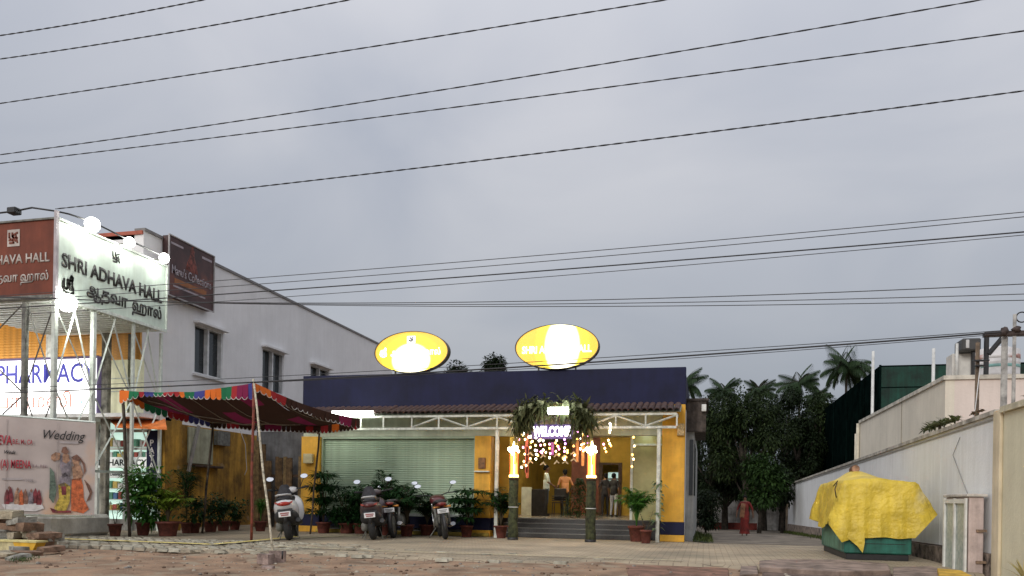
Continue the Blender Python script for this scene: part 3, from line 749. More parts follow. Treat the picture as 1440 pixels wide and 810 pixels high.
MB().box(WX + .251, a + .25, 7.12, WX + .256, b - .35, 7.26).build('stripe', dimo, ds)
MB().box(WX + .2505, a + .2, 7.0, WX + .255, b - .4, 7.05).build('print_line', dimw, ds)
MB().box(WX + .2505, a + .08, 8.2, WX + .255, a + .62, 8.26).build('print_line', dimw, ds)
MB().box(WX + .2505, b - .58, 8.2, WX + .255, b - .1, 8.27).build('print_line', dimw, ds)
# figure print: red draped shape
MB().lathe([(.0, 0), (.30, .03), (.24, .25), (.12, .45), (.09, .55), (.12, .65), (.0, .8)], (WX + .25, (a + b) / 2, 7.62), 14, True, sx=.02).build('figure_print', M('dull_red_print', (.20, .05, .035), .6, .4, 9, 0), ds)

# ---------------------------------------------------------------- sign tower
TX, TY0, TY1, TXL = -14.12, 14.5, 18.15, -17.7
tw = thing('sign_tower', 'steel lattice sign tower with brown front board and white side board', 'sign', (TX, TY0, 0))
K = lambda name, mb, mt, par=None: mb.build(name, mt, par or tw)
boardw = M('white_board_sheet', (.62, .72, .64), .45, .08, 1.5, .05, streak=.12)
boardb = M('brown_board_sheet', (.19, .045, .022), .75, .15, 1.5, .05, streak=.15)
K('side_board', MB().box(TX - .05, TY0 + .03, 5.4, TX, TY1, 7.1), boardw)
K('front_board', MB().box(TXL, TY0 - .0, 5.4, TX - .02, TY0 + .05, 7.1).box(TXL, TY0 + .05, 5.4, TXL + .05, TY1, 7.1), boardb)
K('back_board', MB().box(TXL + .05, TY1 - .05, 5.4, TX - .05, TY1 - .004, 7.1), steeld)
K('board_edge', MB().box(TX - .02, TY0 - .05, 5.3, TX + .045, TY0 + .028, 7.28), M('lilac_edge', (.42, .38, .40), .5))
K('board_rim', MB().box(TX + .002, TY0 + .03, 5.34, TX + .05, TY1 + .02, 5.42).box(TX + .002, TY1, 5.42, TX + .05, TY1 + .03, 7.1).box(TX + .002, TY0 + .03, 7.1, TX + .05, TY1 + .03, 7.15), steelg)
K('rim', MB().box(TXL, TY0 - .05, 5.36, TX - .03, TY0 - .003, 5.42).box(TXL, TY0 - .04, 7.1, TX - .03, TY0 + .0, 7.14), steeld)
# corrugated soffit strips
sof = K('soffit', MB().box(TXL + .05, TY0 + .06, 5.36, TX - .06, TY1 - .06, 5.39), steelg)
me = MB().box(0, 0, 0, TX - TXL - .14, .1, .045).mesh('soffit_strip', [steelg])
o_ = Vector((TXL + .07, TY0 + .10, 5.312)) - wloc(sof)
pieces('soffit_strip', me, [T(o_.x, o_.y + .2 * i, o_.z) for i in range(16)], sof)
def leg(x, y, mt=steelg, r=.06, z1=5.31, z0=0.0): K('leg', MB().bev(x - r, y - r, z0, x + r, y + r, z1, .008), mt)
posts = [TY0 + .06, onX(134, 500, TX).y, onX(190, 500, TX).y, TY1 - .06]
for i, y in enumerate(posts): leg(TX - .065, y, steelg, .052 if i < 2 else .038, z0=.0 if i else .45)
for x in (onY(35, 500, TY0 + .1).x, TXL + .1): leg(x, TY0 + .1, steeld, .055)
for x in (-15.1, -16.3): leg(x, TY1 - .1, steeld, .05)
def brace(a, b, mt=steelg, w=.022): mb = MB(); bar(mb, a, b, w); K('brace', mb, mt)
X_ = TX - .065
for i in range(3):
    a, b = posts[i], posts[i + 1]
    for (z0, z1) in ((5.3, 3.45), (3.45, 1.55)):
        brace((X_ + .03, a, z1), (X_ + .03, (a + b) / 2 if z0 > 5 else b, z0)) if z0 > 5 else brace((X_ + .03, a, z1), (X_ + .03, b, z0))
        brace((X_ - .03, b, z1), (X_ - .03, (a + b) / 2 if z0 > 5 else a, z0)) if z0 > 5 else brace((X_ - .03, b, z1), (X_ - .03, a, z0))
    brace((X_ - .03, a, 5.25), (X_ - .03, b, 3.45), w=.018)
    K('rail', MB().box(X_ - .02, a + .06, 1.50, X_ + .02, b - .06, 1.56), steelg)
xs_ = [TXL + .1, onY(35, 500, TY0 + .1).x, TX - .065]
for i in range(2):
    a, b = xs_[i], xs_[i + 1]
    for (z0, z1) in ((5.3, 3.2), (3.2, 1.2)):
        brace((a, TY0 + .13, z0), (b, TY0 + .13, z1), steeld, .018); brace((b, TY0 + .07, z0), (a, TY0 + .07, z1), steeld, .018)
# letters on both boards
bl_ = M('black_letters', (.02, .018, .016), .5)
Ys = lambda u: onX(u, 400, TX + .01).y
text('SHRI ADHAVA HALL', .315, bl_, tw, (TX + .004, Ys(86.5), 6.10), SIDE, off=.034, width=Ys(228.5) - Ys(86.5))
sri(.30, bl_, tw, SIDE, (TX + .004, Ys(90.5), 5.62), .026)
text('ஆதவா', .28, bl_, tw, (TX + .004, Ys(122), 5.66), SIDE, off=.028, width=Ys(180) - Ys(122))
text('ஹால்', .28, bl_, tw, (TX + .004, Ys(186.5), 5.66), SIDE, off=.028, width=Ys(228) - Ys(186.5))
pinwheel(.14, bl_, tw, SIDE, (TX + .004, Ys(163), 6.80), .014)
xt = lambda u: onY(u, 400, TY0 - .01).x
lw = M('dull_white_letters', (.50, .44, .40), .5)
text('SHRI ADHAVA HALL', .21, lw, tw, (xt(69), TY0 - .006, 6.17), FRONT, off=.02, align='RIGHT', width=2.5)
text('ஆதவா ஹால்', .19, lw, tw, (xt(68), TY0 - .006, 5.76), FRONT, off=.02, align='RIGHT', width=1.75)
xc = (xt(8) + xt(28)) / 2
MB().box(xc - .17, TY0 - .012, 6.56, xc + .17, TY0 - .003, 6.94).build('emblem_panel', lw, tw)
pinwheel(.14, boardb, tw, FRONT, (xc, TY0 - .014, 6.75), .02)
K('footing', MB().bev(TX - .45, TY0 - .15, 0, TX + .2, onX(148, 703, TX).y, .5, .08), M('pale_footing', (.64, .62, .56), .9, .15, 3, .3, streak=.15))
# ---- floodlights on brackets over the white board
flood = emis('floodlight_glow', (1, 1, .93), 30)
def floodlight(u, v, r, label, aim, dx=.35, power=40):
    p = onX(u, v, TX + dx)
    t = thing('floodlight', label, 'lamp', p)
    d = (Vector(aim) - p).normalized(); q = d.to_track_quat('Z', 'Y').to_matrix()
    M4 = q.to_4x4()
    mb = MB(); mb.lathe([(r * .45, -r * .75), (r * .8, -r * .45), (r * 1.0, 0), (r * 1.02, .01)], (0, 0, 0), 18, True, M3=q); mb.build('housing', steeld, t, local=True)
    MB().ell((0, 0, 0), (r, r, r), 18, 10).build('lens', flood, t, local=True)  # glowing ball, enlarged to take in the lamp's glare
    sp = bpy.data.lights.new('flood_beam', 'SPOT'); sp.energy = power; sp.spot_size = R(120); sp.spot_blend = .8; sp.shadow_soft_size = .08; sp.color = (.95, 1, .9)
    so_ = bpy.data.objects.new('flood_beam', sp); COL.objects.link(so_); so_.parent = t; so_.location = d * (r + .03)
    so_.rotation_euler = d.to_track_quat('-Z', 'Y').to_euler()
    MB().tube((0, 0, 0), Vector((TX + .03, p.y, min(max(p.z, 5.38), 7.13))) - p, .015, n=6).build('arm', steeld, t, local=True)
    return t
floodlight(130, 316, .165, 'largest glaring floodlight over the near end of the white board', (TX, 15.6, 6.4), power=15)
floodlight(182, 341, .125, 'middle glaring floodlight over the white board', (TX, 16.8, 6.4), power=9)
floodlight(231, 363, .125, 'glaring floodlight over the far end of the white board', (TX, 17.8, 6.4), power=7)
floodlight(95, 426, .20, 'glaring floodlight hung below the near corner of the white board', (TX - 1.2, 16, 3.5), .12, power=80)
cb = MB(); pts = [(TXL, TY0, 7.3), tuple(onY(20, 297, 14.45)), tuple(onY(45, 292, 14.45)), (TX, TY0 - .02, 7.27), tuple(onX(97, 301, TX + .1)), tuple(onX(130, 312, TX + .3)), tuple(onX(182, 338, TX + .3)), tuple(onX(231, 361, TX + .3))]
cb.path(pts, .02, 6); K('conduit', cb, black)
K('junction_box', MB().bev(pts[1][0] - .12, 14.35, pts[1][2] - .07, pts[1][0] + .12, 14.55, pts[1][2] + .07, .02), black)

# ---------------------------------------------------------------- wedding banner
bn = thing('wedding_banner', 'printed wedding banner with a couple and red names in front of the tower', 'banner', (-13.45, 14.35, .5))
A = atd(133, 700, 17.0); A.z = 0; B = atd(0, 700, 16.1); B.z = 0; B = A + (B - A).normalized() * 3.6
dx = (A - B).normalized(); nrm = Vector((dx.y, -dx.x, 0))
if nrm.y > 0: nrm = -nrm
BM = Matrix((dx, Vector((0, 0, 1)), nrm)).transposed()
def bpnt(s, z, d=0): return A - dx * s + Vector((0, 0, z)) + nrm * d      # s metres left of the right edge
def bq(u, v):      # photo pixel -> s,z on the banner plane
    d = ray(u, v); t = (A - CAM).dot(nrm) / d.dot(nrm); p = CAM + d * t; return (A - p).dot(dx), p.z
mb = MB(); nxs, nzs = 36, 14; vs = []
for j in range(nzs + 1):
    for i in range(nxs + 1):
        s = 3.6 * i / nxs; z = .52 + .02 * s + (2.0) * j / nzs
        vs.append(bpnt(s, z, .012 * noise.noise(Vector((s * 2, z * 1.2, 0))) + .006 * math.sin(s * 9)))
mb.add(vs, [(j * (nxs + 1) + i, j * (nxs + 1) + i + 1, (j + 1) * (nxs + 1) + i + 1, (j + 1) * (nxs + 1) + i) for j in range(nzs) for i in range(nxs)], True)
bm_ = M('banner_vinyl', (.55, .47, .44), .5, .08, .9, .05, spot=(.8, .52, (.62, .42, .30)))
mb.build('sheet', bm_, bn)
fr_ = MB(); 
for z in (.5, 2.54): bar(fr_, bpnt(0, z, -.05), bpnt(3.6, z + .07, -.05), .025)
for s in (0.02, 1.8, 3.58): bar(fr_, bpnt(s, .48 if s < 1 else -.05, -.05), bpnt(s, 2.56, -.05), .025)
fr_.build('frame', steelg, bn)
for s in (.72, 1.62):
    MB().path([bpnt(s, .56, .02), bpnt(s, 2.5, .02)], .004, 4).build('seam', M('seam_grey', (.35, .3, .28), .6), bn)
def btext(s_, body, u, v, h, mat, u1=None, shear=0, off=.01):
    s0, z = bq(u, v); w_ = (s0 - bq(u1, v)[0]) if u1 else None
    return text(body, h, mat, bn, bpnt(s0, z, .022), BM, width=w_, shear=shear, off=off, depth=.004)
btext(0, 'Wedding', 61, 617, .20, blackp, 120, .35, 0)

btext(0, 'EVA', -3, 625, .20, redprint, 17, 0, .02); btext(0, 'B.E., M., CA', 18, 624, .10, redprint, 46, 0, .01)
btext(0, 'Weds', 6, 638, .075, blackp, 22, .3, .01)
btext(0, 'SRI (A) MEENA', -14, 657, .17, redprint, 44, 0, .02); btext(0, 'B.A., B.Ed.,', 46, 657, .06, M('grey_print3', (.3, .2, .22), .6), 67)
btext(0, '2022', 36, 677, .055, M('grey_print4', (.3, .26, .28), .6), 47)
def blob(pts, mat, name='print', d=.021):
    vs = [bpnt(*bq(u, v), d) for u, v in pts]; mb = MB(); mb.add(vs, [tuple(range(len(vs)))]); return mb.build(name, mat, bn)
cA = M('print_yellow', (.58, .42, .07), .6, .3, 14, 0); cB = M('print_orange', (.62, .15, .05), .6, .3, 14, 0); cC = M('print_brown', (.26, .13, .09), .6, .3, 12, 0); cD = M('print_green', (.16, .22, .17), .6, .3, 12, 0); cE = M('print_tan', (.48, .27, .17), .6, .3, 12, 0)
cG = M('print_grey', (.28, .24, .27), .6, .3, 12, 0); cR = M('print_darkred', (.24, .04, .05), .6, .3, 12, 0); cW = M('print_pale', (.68, .64, .63), .6, .1, 12, 0)
blob([(84, 620.5), (110, 621.5), (110, 624.5), (84, 623.5)], M('pale_grey_print', (.45, .40, .40), .6), 'print_line')
blob([(3, 672.5), (32, 672.5), (32, 675), (3, 675)], M('pale_grey_print', (.45, .40, .40), .6), 'print_line')
blob([(70, 657), (76, 664), (80, 690), (75, 708), (69, 700), (70, 675)], cD)
blob([(82, 682), (90, 678), (99, 684), (98, 705), (93, 718), (80, 719), (76, 714), (83, 700)], cA)
blob([(84, 672), (92, 664), (99, 672), (98, 684), (83, 684)], cG)
blob([(85, 641), (95, 638), (100, 648), (99, 668), (88, 672), (84, 655)], cG)
blob([(88, 640), (92, 636), (97, 640), (98, 648), (93, 652), (88, 649)], cE, d=.023)
blob([(86, 636), (88, 629), (93, 628), (97, 636), (92, 639)], cC, d=.024)
blob([(72, 640), (78, 636), (85, 637), (84, 646), (76, 649), (72, 646)], cE)
blob([(101, 646), (107, 643), (112, 648), (111, 655), (104, 656)], cE, d=.023)
blob([(100, 643), (108, 639), (114, 645), (112, 649), (103, 647)], cC, d=.024)
blob([(101, 656), (113, 654), (117, 668), (112, 676), (103, 675)], cE)
blob([(101, 674), (114, 672), (117, 684), (118, 702), (125, 716), (117, 722), (100, 718), (100, 696)], cB)
blob([(113, 644), (119, 652), (121, 662), (118, 668), (117, 655), (110, 641)], cC)
blob([(118, 674), (126, 682), (130, 692), (127, 702), (121, 706), (126, 694), (122, 684)], cC)
blob([(70, 714), (82, 718), (100, 718), (100, 721), (74, 721)], cR)
blob([(86, 684), (93, 684), (93, 696), (87, 696)], cR, d=.025)
for (u, v, c_) in ((10, 700, cR), (15, 697, cR), (24, 700, cE), (30, 701, cB), (36, 700, cC), (44, 700, cG), (50, 699, cR), (55, 701, cR)):
    blob([(u - 3, v - 7), (u, v - 13), (u + 2, v - 8), (u + 4, v + 3), (u + 3, v + 9), (u - 4, v + 9), (u - 4, v)], c_)
for (u, v) in ((13, 686), (25, 688), (44, 690)): blob([(u - 2, v), (u, v - 3), (u + 2, v), (u, v + 3)], cC, d=.025)
blob([(2, 709), (58, 707), (62, 715), (50, 719), (8, 718)], cW, d=.0205)
# ---------------------------------------------------------------- patchwork tent
tent = thing('tent_canopy', 'sagging patchwork cloth awning with scalloped edges on thin poles', 'tent', (-11, 17, 0))
FL = onY(168, 549, 15.5); FRt = Vector((-9.50, 15.1, 3.45)); BL = Vector((-12.75, 18.2, 2.98)); BR = Vector((-9.9, 18.9, 2.86))
cc = [('patch_red', (.33, .03, .035)), ('patch_green', (.02, .15, .07)), ('patch_orange', (.68, .16, .03)), ('patch_blue', (.055, .06, .24)), ('patch_maroon', (.20, .02, .07)), ('patch_brown', (.05, .024, .018))]
cm = [leafmat(n_, c, tuple(x * 1.15 for x in c), .85, .10) for n_, c in cc]
def roofp(s, t):     # s 0..1 left-right, t 0 front..1 back
    a = FL.lerp(FRt, s); b = BL.lerp(BR, s); p = a.lerp(b, t)
    sag = .28 * math.sin(PI * t) * (.35 + .65 * math.sin(PI * s)) + .12 * math.sin(PI * s) * (1 - t)
    sag += .05 * math.sin(s * 19 + t * 5) * t * (1 - t) * 2 + .03 * noise.noise(Vector((s * 6, t * 6, 2)))
    p.z -= sag; return p
mb = MB(); NS, NT = 40, 22
vs = [roofp(i / NS, j / NT) for j in range(NT + 1) for i in range(NS + 1)]
mb.add(vs, [], True)
for j in range(NT):
    for i in range(NS):
        k = int(i / NS * 9)
        mi = (5, 5, 4, 5, 5, 5, 5, 4, 5, 5)[(k + (j // 7) * 2) % 10]
        mb.cur = mi; mb._f((j * (NS + 1) + i, j * (NS + 1) + i + 1, (j + 1) * (NS + 1) + i + 1, (j + 1) * (NS + 1) + i), True)
mb.build('roof_cloth', cm, tent)
whiteedge = M('white_hem_tape', (.62, .60, .58), .8)
def valance(fn, n, h, name, seq, scal=.06, inner=False):
    mb = MB(); hem = MB(); L = 0
    pts = [fn(i / n) for i in range(n + 1)]
    for i in range(n):
        a, b = pts[i], pts[i + 1]; mb.cur = seq[int(i / n * len(seq))]
        ha = h(i / n); hb = h((i + 1) / n)
        d = (b - a); up = Vector((0, 0, 1)); nn = d.cross(up).normalized() * (.02 * math.sin(i * .9))
        a2, b2 = a - up * ha + nn, b - up * hb + nn
        m_ = (a2 + b2) / 2
        sub = 6; base = [a2.lerp(b2, q / sub) for q in range(sub + 1)]
        low = [p - up * scal * math.sin(PI * q / sub) ** .6 if 0 < q < sub else p.copy() for q, p in enumerate(base)]
        mb.quad(a, b, b2, a2)
        for q in range(sub): mb.quad(base[q], base[q + 1], low[q + 1] - up * .001, low[q] - up * .001)
        hem.path([p + nn for p in low], .008, 4, False)
    o = mb.build(name, cm, tent); hem.build('hem', whiteedge, o); return o
lerp = lambda a, b, t: a + (b - a) * t
valance(lambda s: roofp(s, 0), 26, lambda s: (.05 if s < .25 else .04) + .26 * max(0, (s - .42) / .58) + .22 * max(0, (.18 - s) / .18), 'front_valance', [2, 1, 0, 3, 1, 0, 0, 2, 1, 3, 2, 2, 1, 0, 4, 3])
valance(lambda s: roofp(0, s), 16, lambda s: .12, 'left_valance', [2, 1, 0, 3])
valance(lambda s: roofp(s, 1), 26, lambda s: .14, 'back_valance', [5, 0, 5, 5, 4, 5, 5, 0])
# right wing sloping towards the hall canopy
W2 = Vector((-8.62, 18.6, 3.02)); W3 = onY(503, 592, 19.3)
def wing(s, t):
    a = FRt.lerp(W2, s); b = Vector((FRt.x - .2, FRt.y + .4, 3.25)).lerp(BR, .0).lerp(BR, s * .0 + t) if False else FRt.lerp(BR, s)
    p = a.lerp(b, t); p.z -= .22 * math.sin(PI * s) * (.5 + .5 * math.sin(PI * t)) ; return p
mb = MB(); vs = [wing(i / 20, j / 8) for j in range(9) for i in range(21)]; mb.add(vs, [], True)
for j in range(8):
    for i in range(20):
        mb.cur = [2, 0, 5, 5, 5, 5, 5, 5][int(i / 20 * 8)] if j < 3 else 5
        mb._f((j * 21 + i, j * 21 + i + 1, (j + 1) * 21 + i + 1, (j + 1) * 21 + i), True)
mb.build('wing_cloth', cm, tent)
valance(lambda s: wing(s, 0), 22, lambda s: .12 + .08 * s, 'wing_valance', [2, 0, 5, 5, 5, 5, 4, 5])
W4 = onY(430, 600, 18.7); W5 = onY(503, 589, 19.25)
def edge(s): p = W4.lerp(W5, s); p.z -= .05 * math.sin(PI * s); return p
valance(edge, 14, lambda s: .10 + .12 * s, 'end_valance', [0, 5, 0, 5, 2, 5, 5, 0])
mb = MB(); vs = [W2, W5, edge(.5), BR]; mb.cur = 5
mb.add([BR, W4, edge(.5), W5, W2], [(0, 1, 2, 3, 4)]); mb.build('end_cloth', cm, tent)
# white seams and ropes under the cloth
mb = MB()
for s in (.3, .5, .72): mb.path([roofp(s, t / 10) - Vector((0, 0, .02)) for t in range(11)], .010, 4)
mb.path([roofp(.1 + .8 * t / 10, .15 + .7 * t / 10) - Vector((0, 0, .03)) for t in range(11)], .012, 4)
mb.path([wing(t / 10, .45) - Vector((0, 0, .02)) for t in range(11)], .010, 4)
mb.build('seam', M('dull_rope', (.30, .26, .22), .9), tent)
redpole = M('red_brown_pole', (.22, .05, .03), .7, .35, 8, .2); darkpole = M('dark_pole', (.07, .05, .035), .8, .3, 8, .2); bamboo = M('bleached_bamboo', (.52, .46, .34), .7, .3, 14, .2)
def pole(a, b, r, mt, label_, par=tent):
    n = 5; pts = [Vector(a).lerp(Vector(b), i / n) + Vector((.012 * math.sin(i * 2.1), .01 * math.cos(i), 0)) for i in range(n + 1)]
    return MB().path(pts, r, 8).build('pole', mt, par)
pole(tuple(onZ(182, 755, 0)), FL + Vector((.06, .03, .02)), .035, darkpole, '')
pole(tuple(onZ(353, 762, 0)), FRt, .029, redpole, '')
pole(tuple(onZ(284, 750, 0)), (-12.55, 18.1, 3.0), .03, darkpole, '')
pole((BR.x - .30, BR.y + .1, 0), BR + Vector((0, 0, .02)), .025, darkpole, '')
gp = onZ(383, 777, 0)
pole(tuple(gp), FRt + Vector((.02, -.04, .06)), .022, bamboo, '')
pole(onY(270, 640, 17), onY(276, 604, 17.4), .018, bamboo, '') if False else None
# bricks at the foot of the leaning pole
brk = M('grey_stone_block', (.34, .25, .22), .9, .3, 8, .5)
for i, (u, v, lab, s) in enumerate(((374, 789, 'dark faced stone block left of the leaning pole foot', (.19, .2, .16)), (390, 787, 'pinkish stone block right of the leaning pole foot', (.23, .2, .18)), (377, 793.5, 'flat chip of stone lying before the two blocks', (.16, .1, .03)))):
    p = onZ(u, v, -.02); b = MB(); b.ob((0, 0, s[2] / 2), s, (0, 0, random.uniform(-.4, .4)), .012)
    tag(b.build('stone_block', brk, local=True, at=(p.x, p.y, soil_z(p.x, p.y) if p.y < 12.4 else 0)), lab, 'stone block', 'blocks at the pole foot')
p = onZ(383.5, 788, 0)
tag(MB().tube((0, 0, 0), (.0, 0, .13), .015, n=6).build('iron_stake', black, local=True, at=(p.x + .02, p.y + .25, 0)), 'short black iron stake between the two stone blocks', 'stake')

# ---------------------------------------------------------------- screen, sheets between the yellow wall and the hall
sc_ = thing('timber_screen', 'makeshift brown timber screen and gate between yellow wall and hall', 'screen', (-12, 22.5, 0))
xg = lambda u, y=22.3: onY(u, 703, y).x
x = xg(355); i = 0
while x < xg(430):
    w_ = random.choice((.14, .18, .22, .12)); h_ = (2.15 if x > xg(372) else 2.7) + random.uniform(-.05, .12)
    if i % 5 != 3: MB().ob((x + w_ / 2, 22.3 + random.uniform(0, .05), h_ / 2), (w_ - .01, .03, h_), (0, random.uniform(-.01, .01), 0), .004).build('plank', wood if i % 3 else M('pale_wood', (.30, .20, .09), .85, .3, 8, .3, streak=.4), sc_)
    x += w_; i += 1
for z in (.5, 1.6): MB().box(xg(355), 22.36, z, xg(430), 22.42, z + .09).build('rail', darkw, sc_)
MB().box(xg(345), 22.9, 0, xl, 23.0, 3.1).build('back_sheet', M('grey_sheet', (.24, .24, .25), .7, .2, 2, .2, streak=.3), sc_)
MB().bev(xg(425), 22.2, 0, xg(431), 22.36, 2.2, .01).build('post', M('pale_wood2', (.40, .27, .10), .85, .3, 8, .3), sc_)
# wall fittings on the yellow wall: vent, pale panel, pipes, shelf
wp = onX(282, 620, -15.15)
fit = thing('wall_panel', 'pale sheet panel leaning on the weathered yellow wall under the tent', 'panel', (-15.1, wp.y, 1))
ya, yb = onX(266, 620, -15.1).y, onX(300, 620, -15.1).y
MB().bev(-15.17, ya, 1.95, -15.10, yb, 3.05, .01).build('sheet', M('pale_green_sheet', (.42, .42, .30), .7, .15, 3, .1, streak=.3), fit)
MB().ob((-15.05, ya + .15, 2.4), (.06, .1, 1.5), (R(-18), 0, 0)).build('batten', M('grey_batten', (.3, .28, .26), .7), fit)
MB().box(-15.15, yb + .1, 2.6, -15.0, yb + .75, 3.05).build('vent', steeld, fit)
MB().bev(-15.17, ya + .1, 1.85, -14.95, yb + .35, 1.92, .01).build('shelf', darkw, fit)
# power cable dangling
tag(MB().path([onX(337, 603, -15.1), onX(345, 625, -15.08), onX(347, 660, -15.08), onX(344, 668, -15.08)], .012, 5).build('pale_cable', whitep), 'pale cable hanging down the weathered yellow wall', 'cable')

# ---------------------------------------------------------------- potted plants
gl = [leafmat('leaf_fresh', (.035, .13, .02), (.11, .26, .045)), leafmat('leaf_dark', (.008, .035, .010), (.024, .068, .018)), leafmat('leaf_yellowgreen', (.12, .22, .02), (.26, .34, .05))]
stemm = M('brown_stem', (.08, .06, .03), .8)
potting = M('potting_soil', (.03, .02, .014), .95)
def pot(t, r, h, mt=terr):
    o = MB().lathe([(r * .68, 0), (r * .70, .01), (r * .92, h * .86), (r * 1.04, h * .86), (r * 1.06, h), (r * .94, h), (r * .92, h * .88), (.0, h * .87)], n=18).build('pot', mt, t, local=True)
    MB().lathe([(.0, h * .89), (r * .90, h * .885)], n=14).build('potting_soil', potting, o, local=True)
def leaf(mb, p, d, L, w, droop=.3, fold=.12, up=Vector((0, 0, 1))):
    d = d.normalized(); s = d.cross(up)
    if s.length < .1: s = Vector((1, 0, 0))
    s.normalize(); n = s.cross(d)
    a = p; b = p + d * L * .45 - up * droop * L * .12; c = p + d * L - up * droop * L * .6
    mb.add([a, b + s * w * .5 + n * fold * w, b - n * .0, b - s * w * .5 + n * fold * w, c], [(0, 1, 2), (0, 2, 3), (1, 4, 2), (2, 4, 3)], False)
def areca(t, h, spread, nf, mt, z0=.3, lw=.02, seed=0, nl=14):
    rnd = random.Random(seed); st = MB(); fo = MB()
    for i in range(nf):
        az = 2 * PI * i / nf + rnd.uniform(-.3, .3); lean = rnd.uniform(.15, 1) * spread; hh = h * rnd.uniform(.65, 1.0) - z0 * .3
        pts = []
        for k in range(9):
            q = k / 8; pts.append(Vector((math.cos(az) * lean * q ** 1.7, math.sin(az) * lean * q ** 1.7, z0 + hh * (q * 1.25 - .38 * q ** 2.6 * (1 + lean)) / 1.0)))
        st.path(pts, [.012 * (1 - .8 * k / 8) for k in range(9)], 4)
        for k in range(nl):
            q = .35 + .65 * k / nl; j = min(7, int(q * 8)); p = pts[j].lerp(pts[j + 1], q * 8 - j); d = (pts[j + 1] - pts[j]).normalized()
            sd = d.cross(Vector((0, 0, 1)));
            if sd.length < .05: sd = Vector((1, 0, 0))
            sd.normalize(); L = h * .28 * math.sin(PI * (.25 + .7 * k / nl)) * rnd.uniform(.8, 1.1)
            for s in (-1, 1): leaf(fo, p, sd * s + d * .55 + Vector((0, 0, .25)), L, lw * 1.6, rnd.uniform(.5, 1.2))
    st.build('stem', stemm if mt != 0 else gl[0], t, local=True); fo.build('foliage', gl[mt], t, local=True)
def bushy(t, h, r, n, mt, z0=.3, L=.13, w=.06, seed=0, flat=1, stems=6, layered=False):
    rnd = random.Random(seed); st = MB(); fo = MB()
    for i in range(stems):
        a = rnd.uniform(0, 2 * PI); q = r * rnd.uniform(.1, .6)
        st.path([(0, 0, z0), (math.cos(a) * q * .4, math.sin(a) * q * .4, z0 + (h - z0) * .45), (math.cos(a) * q, math.sin(a) * q, h * rnd.uniform(.8, .97))], [.014, .010, .005], 5)
    cl = [(rnd.uniform(-.6, .6) * r, rnd.uniform(-.6, .6) * r, z0 + (h - z0) * rnd.uniform(.15, .9), rnd.uniform(.28, .5) * r) for _ in range(max(5, n // 45))]
    for i in range(n):
        cx_, cy_, cz_, cr_ = rnd.choice(cl)
        d = Vector((rnd.gauss(0, 1), rnd.gauss(0, 1), rnd.gauss(0, .8))).normalized()
        if layered: cz_ = z0 + (h - z0) * (round((cz_ - z0) / (h - z0) * 5) / 5); d.z *= .25
        p = Vector((cx_, cy_, cz_)) + d * cr_ * rnd.uniform(.3, 1.05)
        p.z = max(z0 * .9, min(h, p.z))
        leaf(fo, p, Vector((d.x, d.y, d.z * .5 + rnd.uniform(-.3, .4))), L * rnd.uniform(.7, 1.3), w * rnd.uniform(.7, 1.2), rnd.uniform(.1, .9))
    st.build('stem', stemm, t, local=True); fo.build('foliage', gl[mt], t, local=True)
def plant(u, v, label, kind, h, r, mt=0, pr=.16, ph=.27, seed=0, n=420, **kw):
    p = onZ(u, v, 0)
    if u > 440 and p.y > 20.1: p = onY(u, v, 20.05 - .4 * (u % 3) / 3 - (.5 if 'arching' in label else 0))
    t = thing('potted_plant', label, 'potted plant', (p.x, p.y, 0), 'potted plants before the buildings', rz=random.uniform(0, 6))
    k_ = random.uniform(.9, 1.1); t.scale = (k_, k_, random.uniform(.93, 1.07)); t.rotation_euler.x = random.uniform(-.03, .03)
    pot(t, pr * random.uniform(.92, 1.08), ph)
    if kind == 'areca': areca(t, h, r, kw.get('nf', 16), mt, ph * .9, seed=seed, nl=kw.get('nl', 14), lw=kw.get('lw', .02))
    elif kind == 'bushy': bushy(t, h, r, n, mt, ph * .9, seed=seed, L=kw.get('L', .13), w=kw.get('w', .06), layered=kw.get('layered', False))
    elif kind == 'twig':
        st = MB(); fo = MB(); rnd = random.Random(seed)
        for s in (-1, 1):
            st.path([(0, 0, .22), (s * .10, 0, .5), (s * .22, 0, .82)], [.012, .009, .004], 5)
            for k in range(7): leaf(fo, Vector((s * (.1 + .018 * k), 0, .5 + .05 * k)), Vector((rnd.uniform(-1, 1), rnd.uniform(-1, 1), .4)), .14, .035, .8)
        st.build('stem', stemm, t, local=True); fo.build('foliage', gl[mt], t, local=True)
    return t
plant(162, 754, 'small pot with two bare twigs at the left end against the pale footing', 'twig', .8, .2, 0, .18, .29, 1)
plant(201, 753, 'big leafy bright green plant lit by the shop beside the tent pole', 'bushy', 1.55, .60, 0, .19, .30, 2, 1300, L=.19, w=.10)
plant(236, 754, 'wide pot with yellow-green feathery fern right of the bright green plant', 'areca', 1.2, .7, 2, .27, .36, 3, nf=40, lw=.028)
plant(262, 750, 'tall thin dark plant rising behind the yellow-green fern', 'areca', 2.1, .42, 1, .17, .28, 4, nf=14, nl=18)
plant(272, 749.5, 'low dark plant in the pot beside the middle tent pole', 'bushy', 1.1, .42, 1, .18, .28, 5, 600)
plant(296, 748, 'small plant with a few yellowing leaves right of the middle tent pole', 'bushy', 1.1, .42, 1, .2, .30, 6, 600)
plant(314, 746.5, 'third low plant on the yellow wall side, thin leaves', 'areca', .9, .45, 1, .2, .28, 7, nf=20)
plant(330, 745, 'low sparse plant farthest along the yellow wall', 'bushy', .9, .38, 1, .18, .26, 8, 450)
plant(366, 747, 'small pot with upright leaves behind the red tent pole', 'areca', .95, .22, 0, .17, .29, 9, nf=10)
plant(455, 745, 'tall layered dark plant at the left end of the roller shutter', 'bushy', 2.05, .50, 1, .2, .32, 10, 1300, L=.26, w=.06, layered=True)
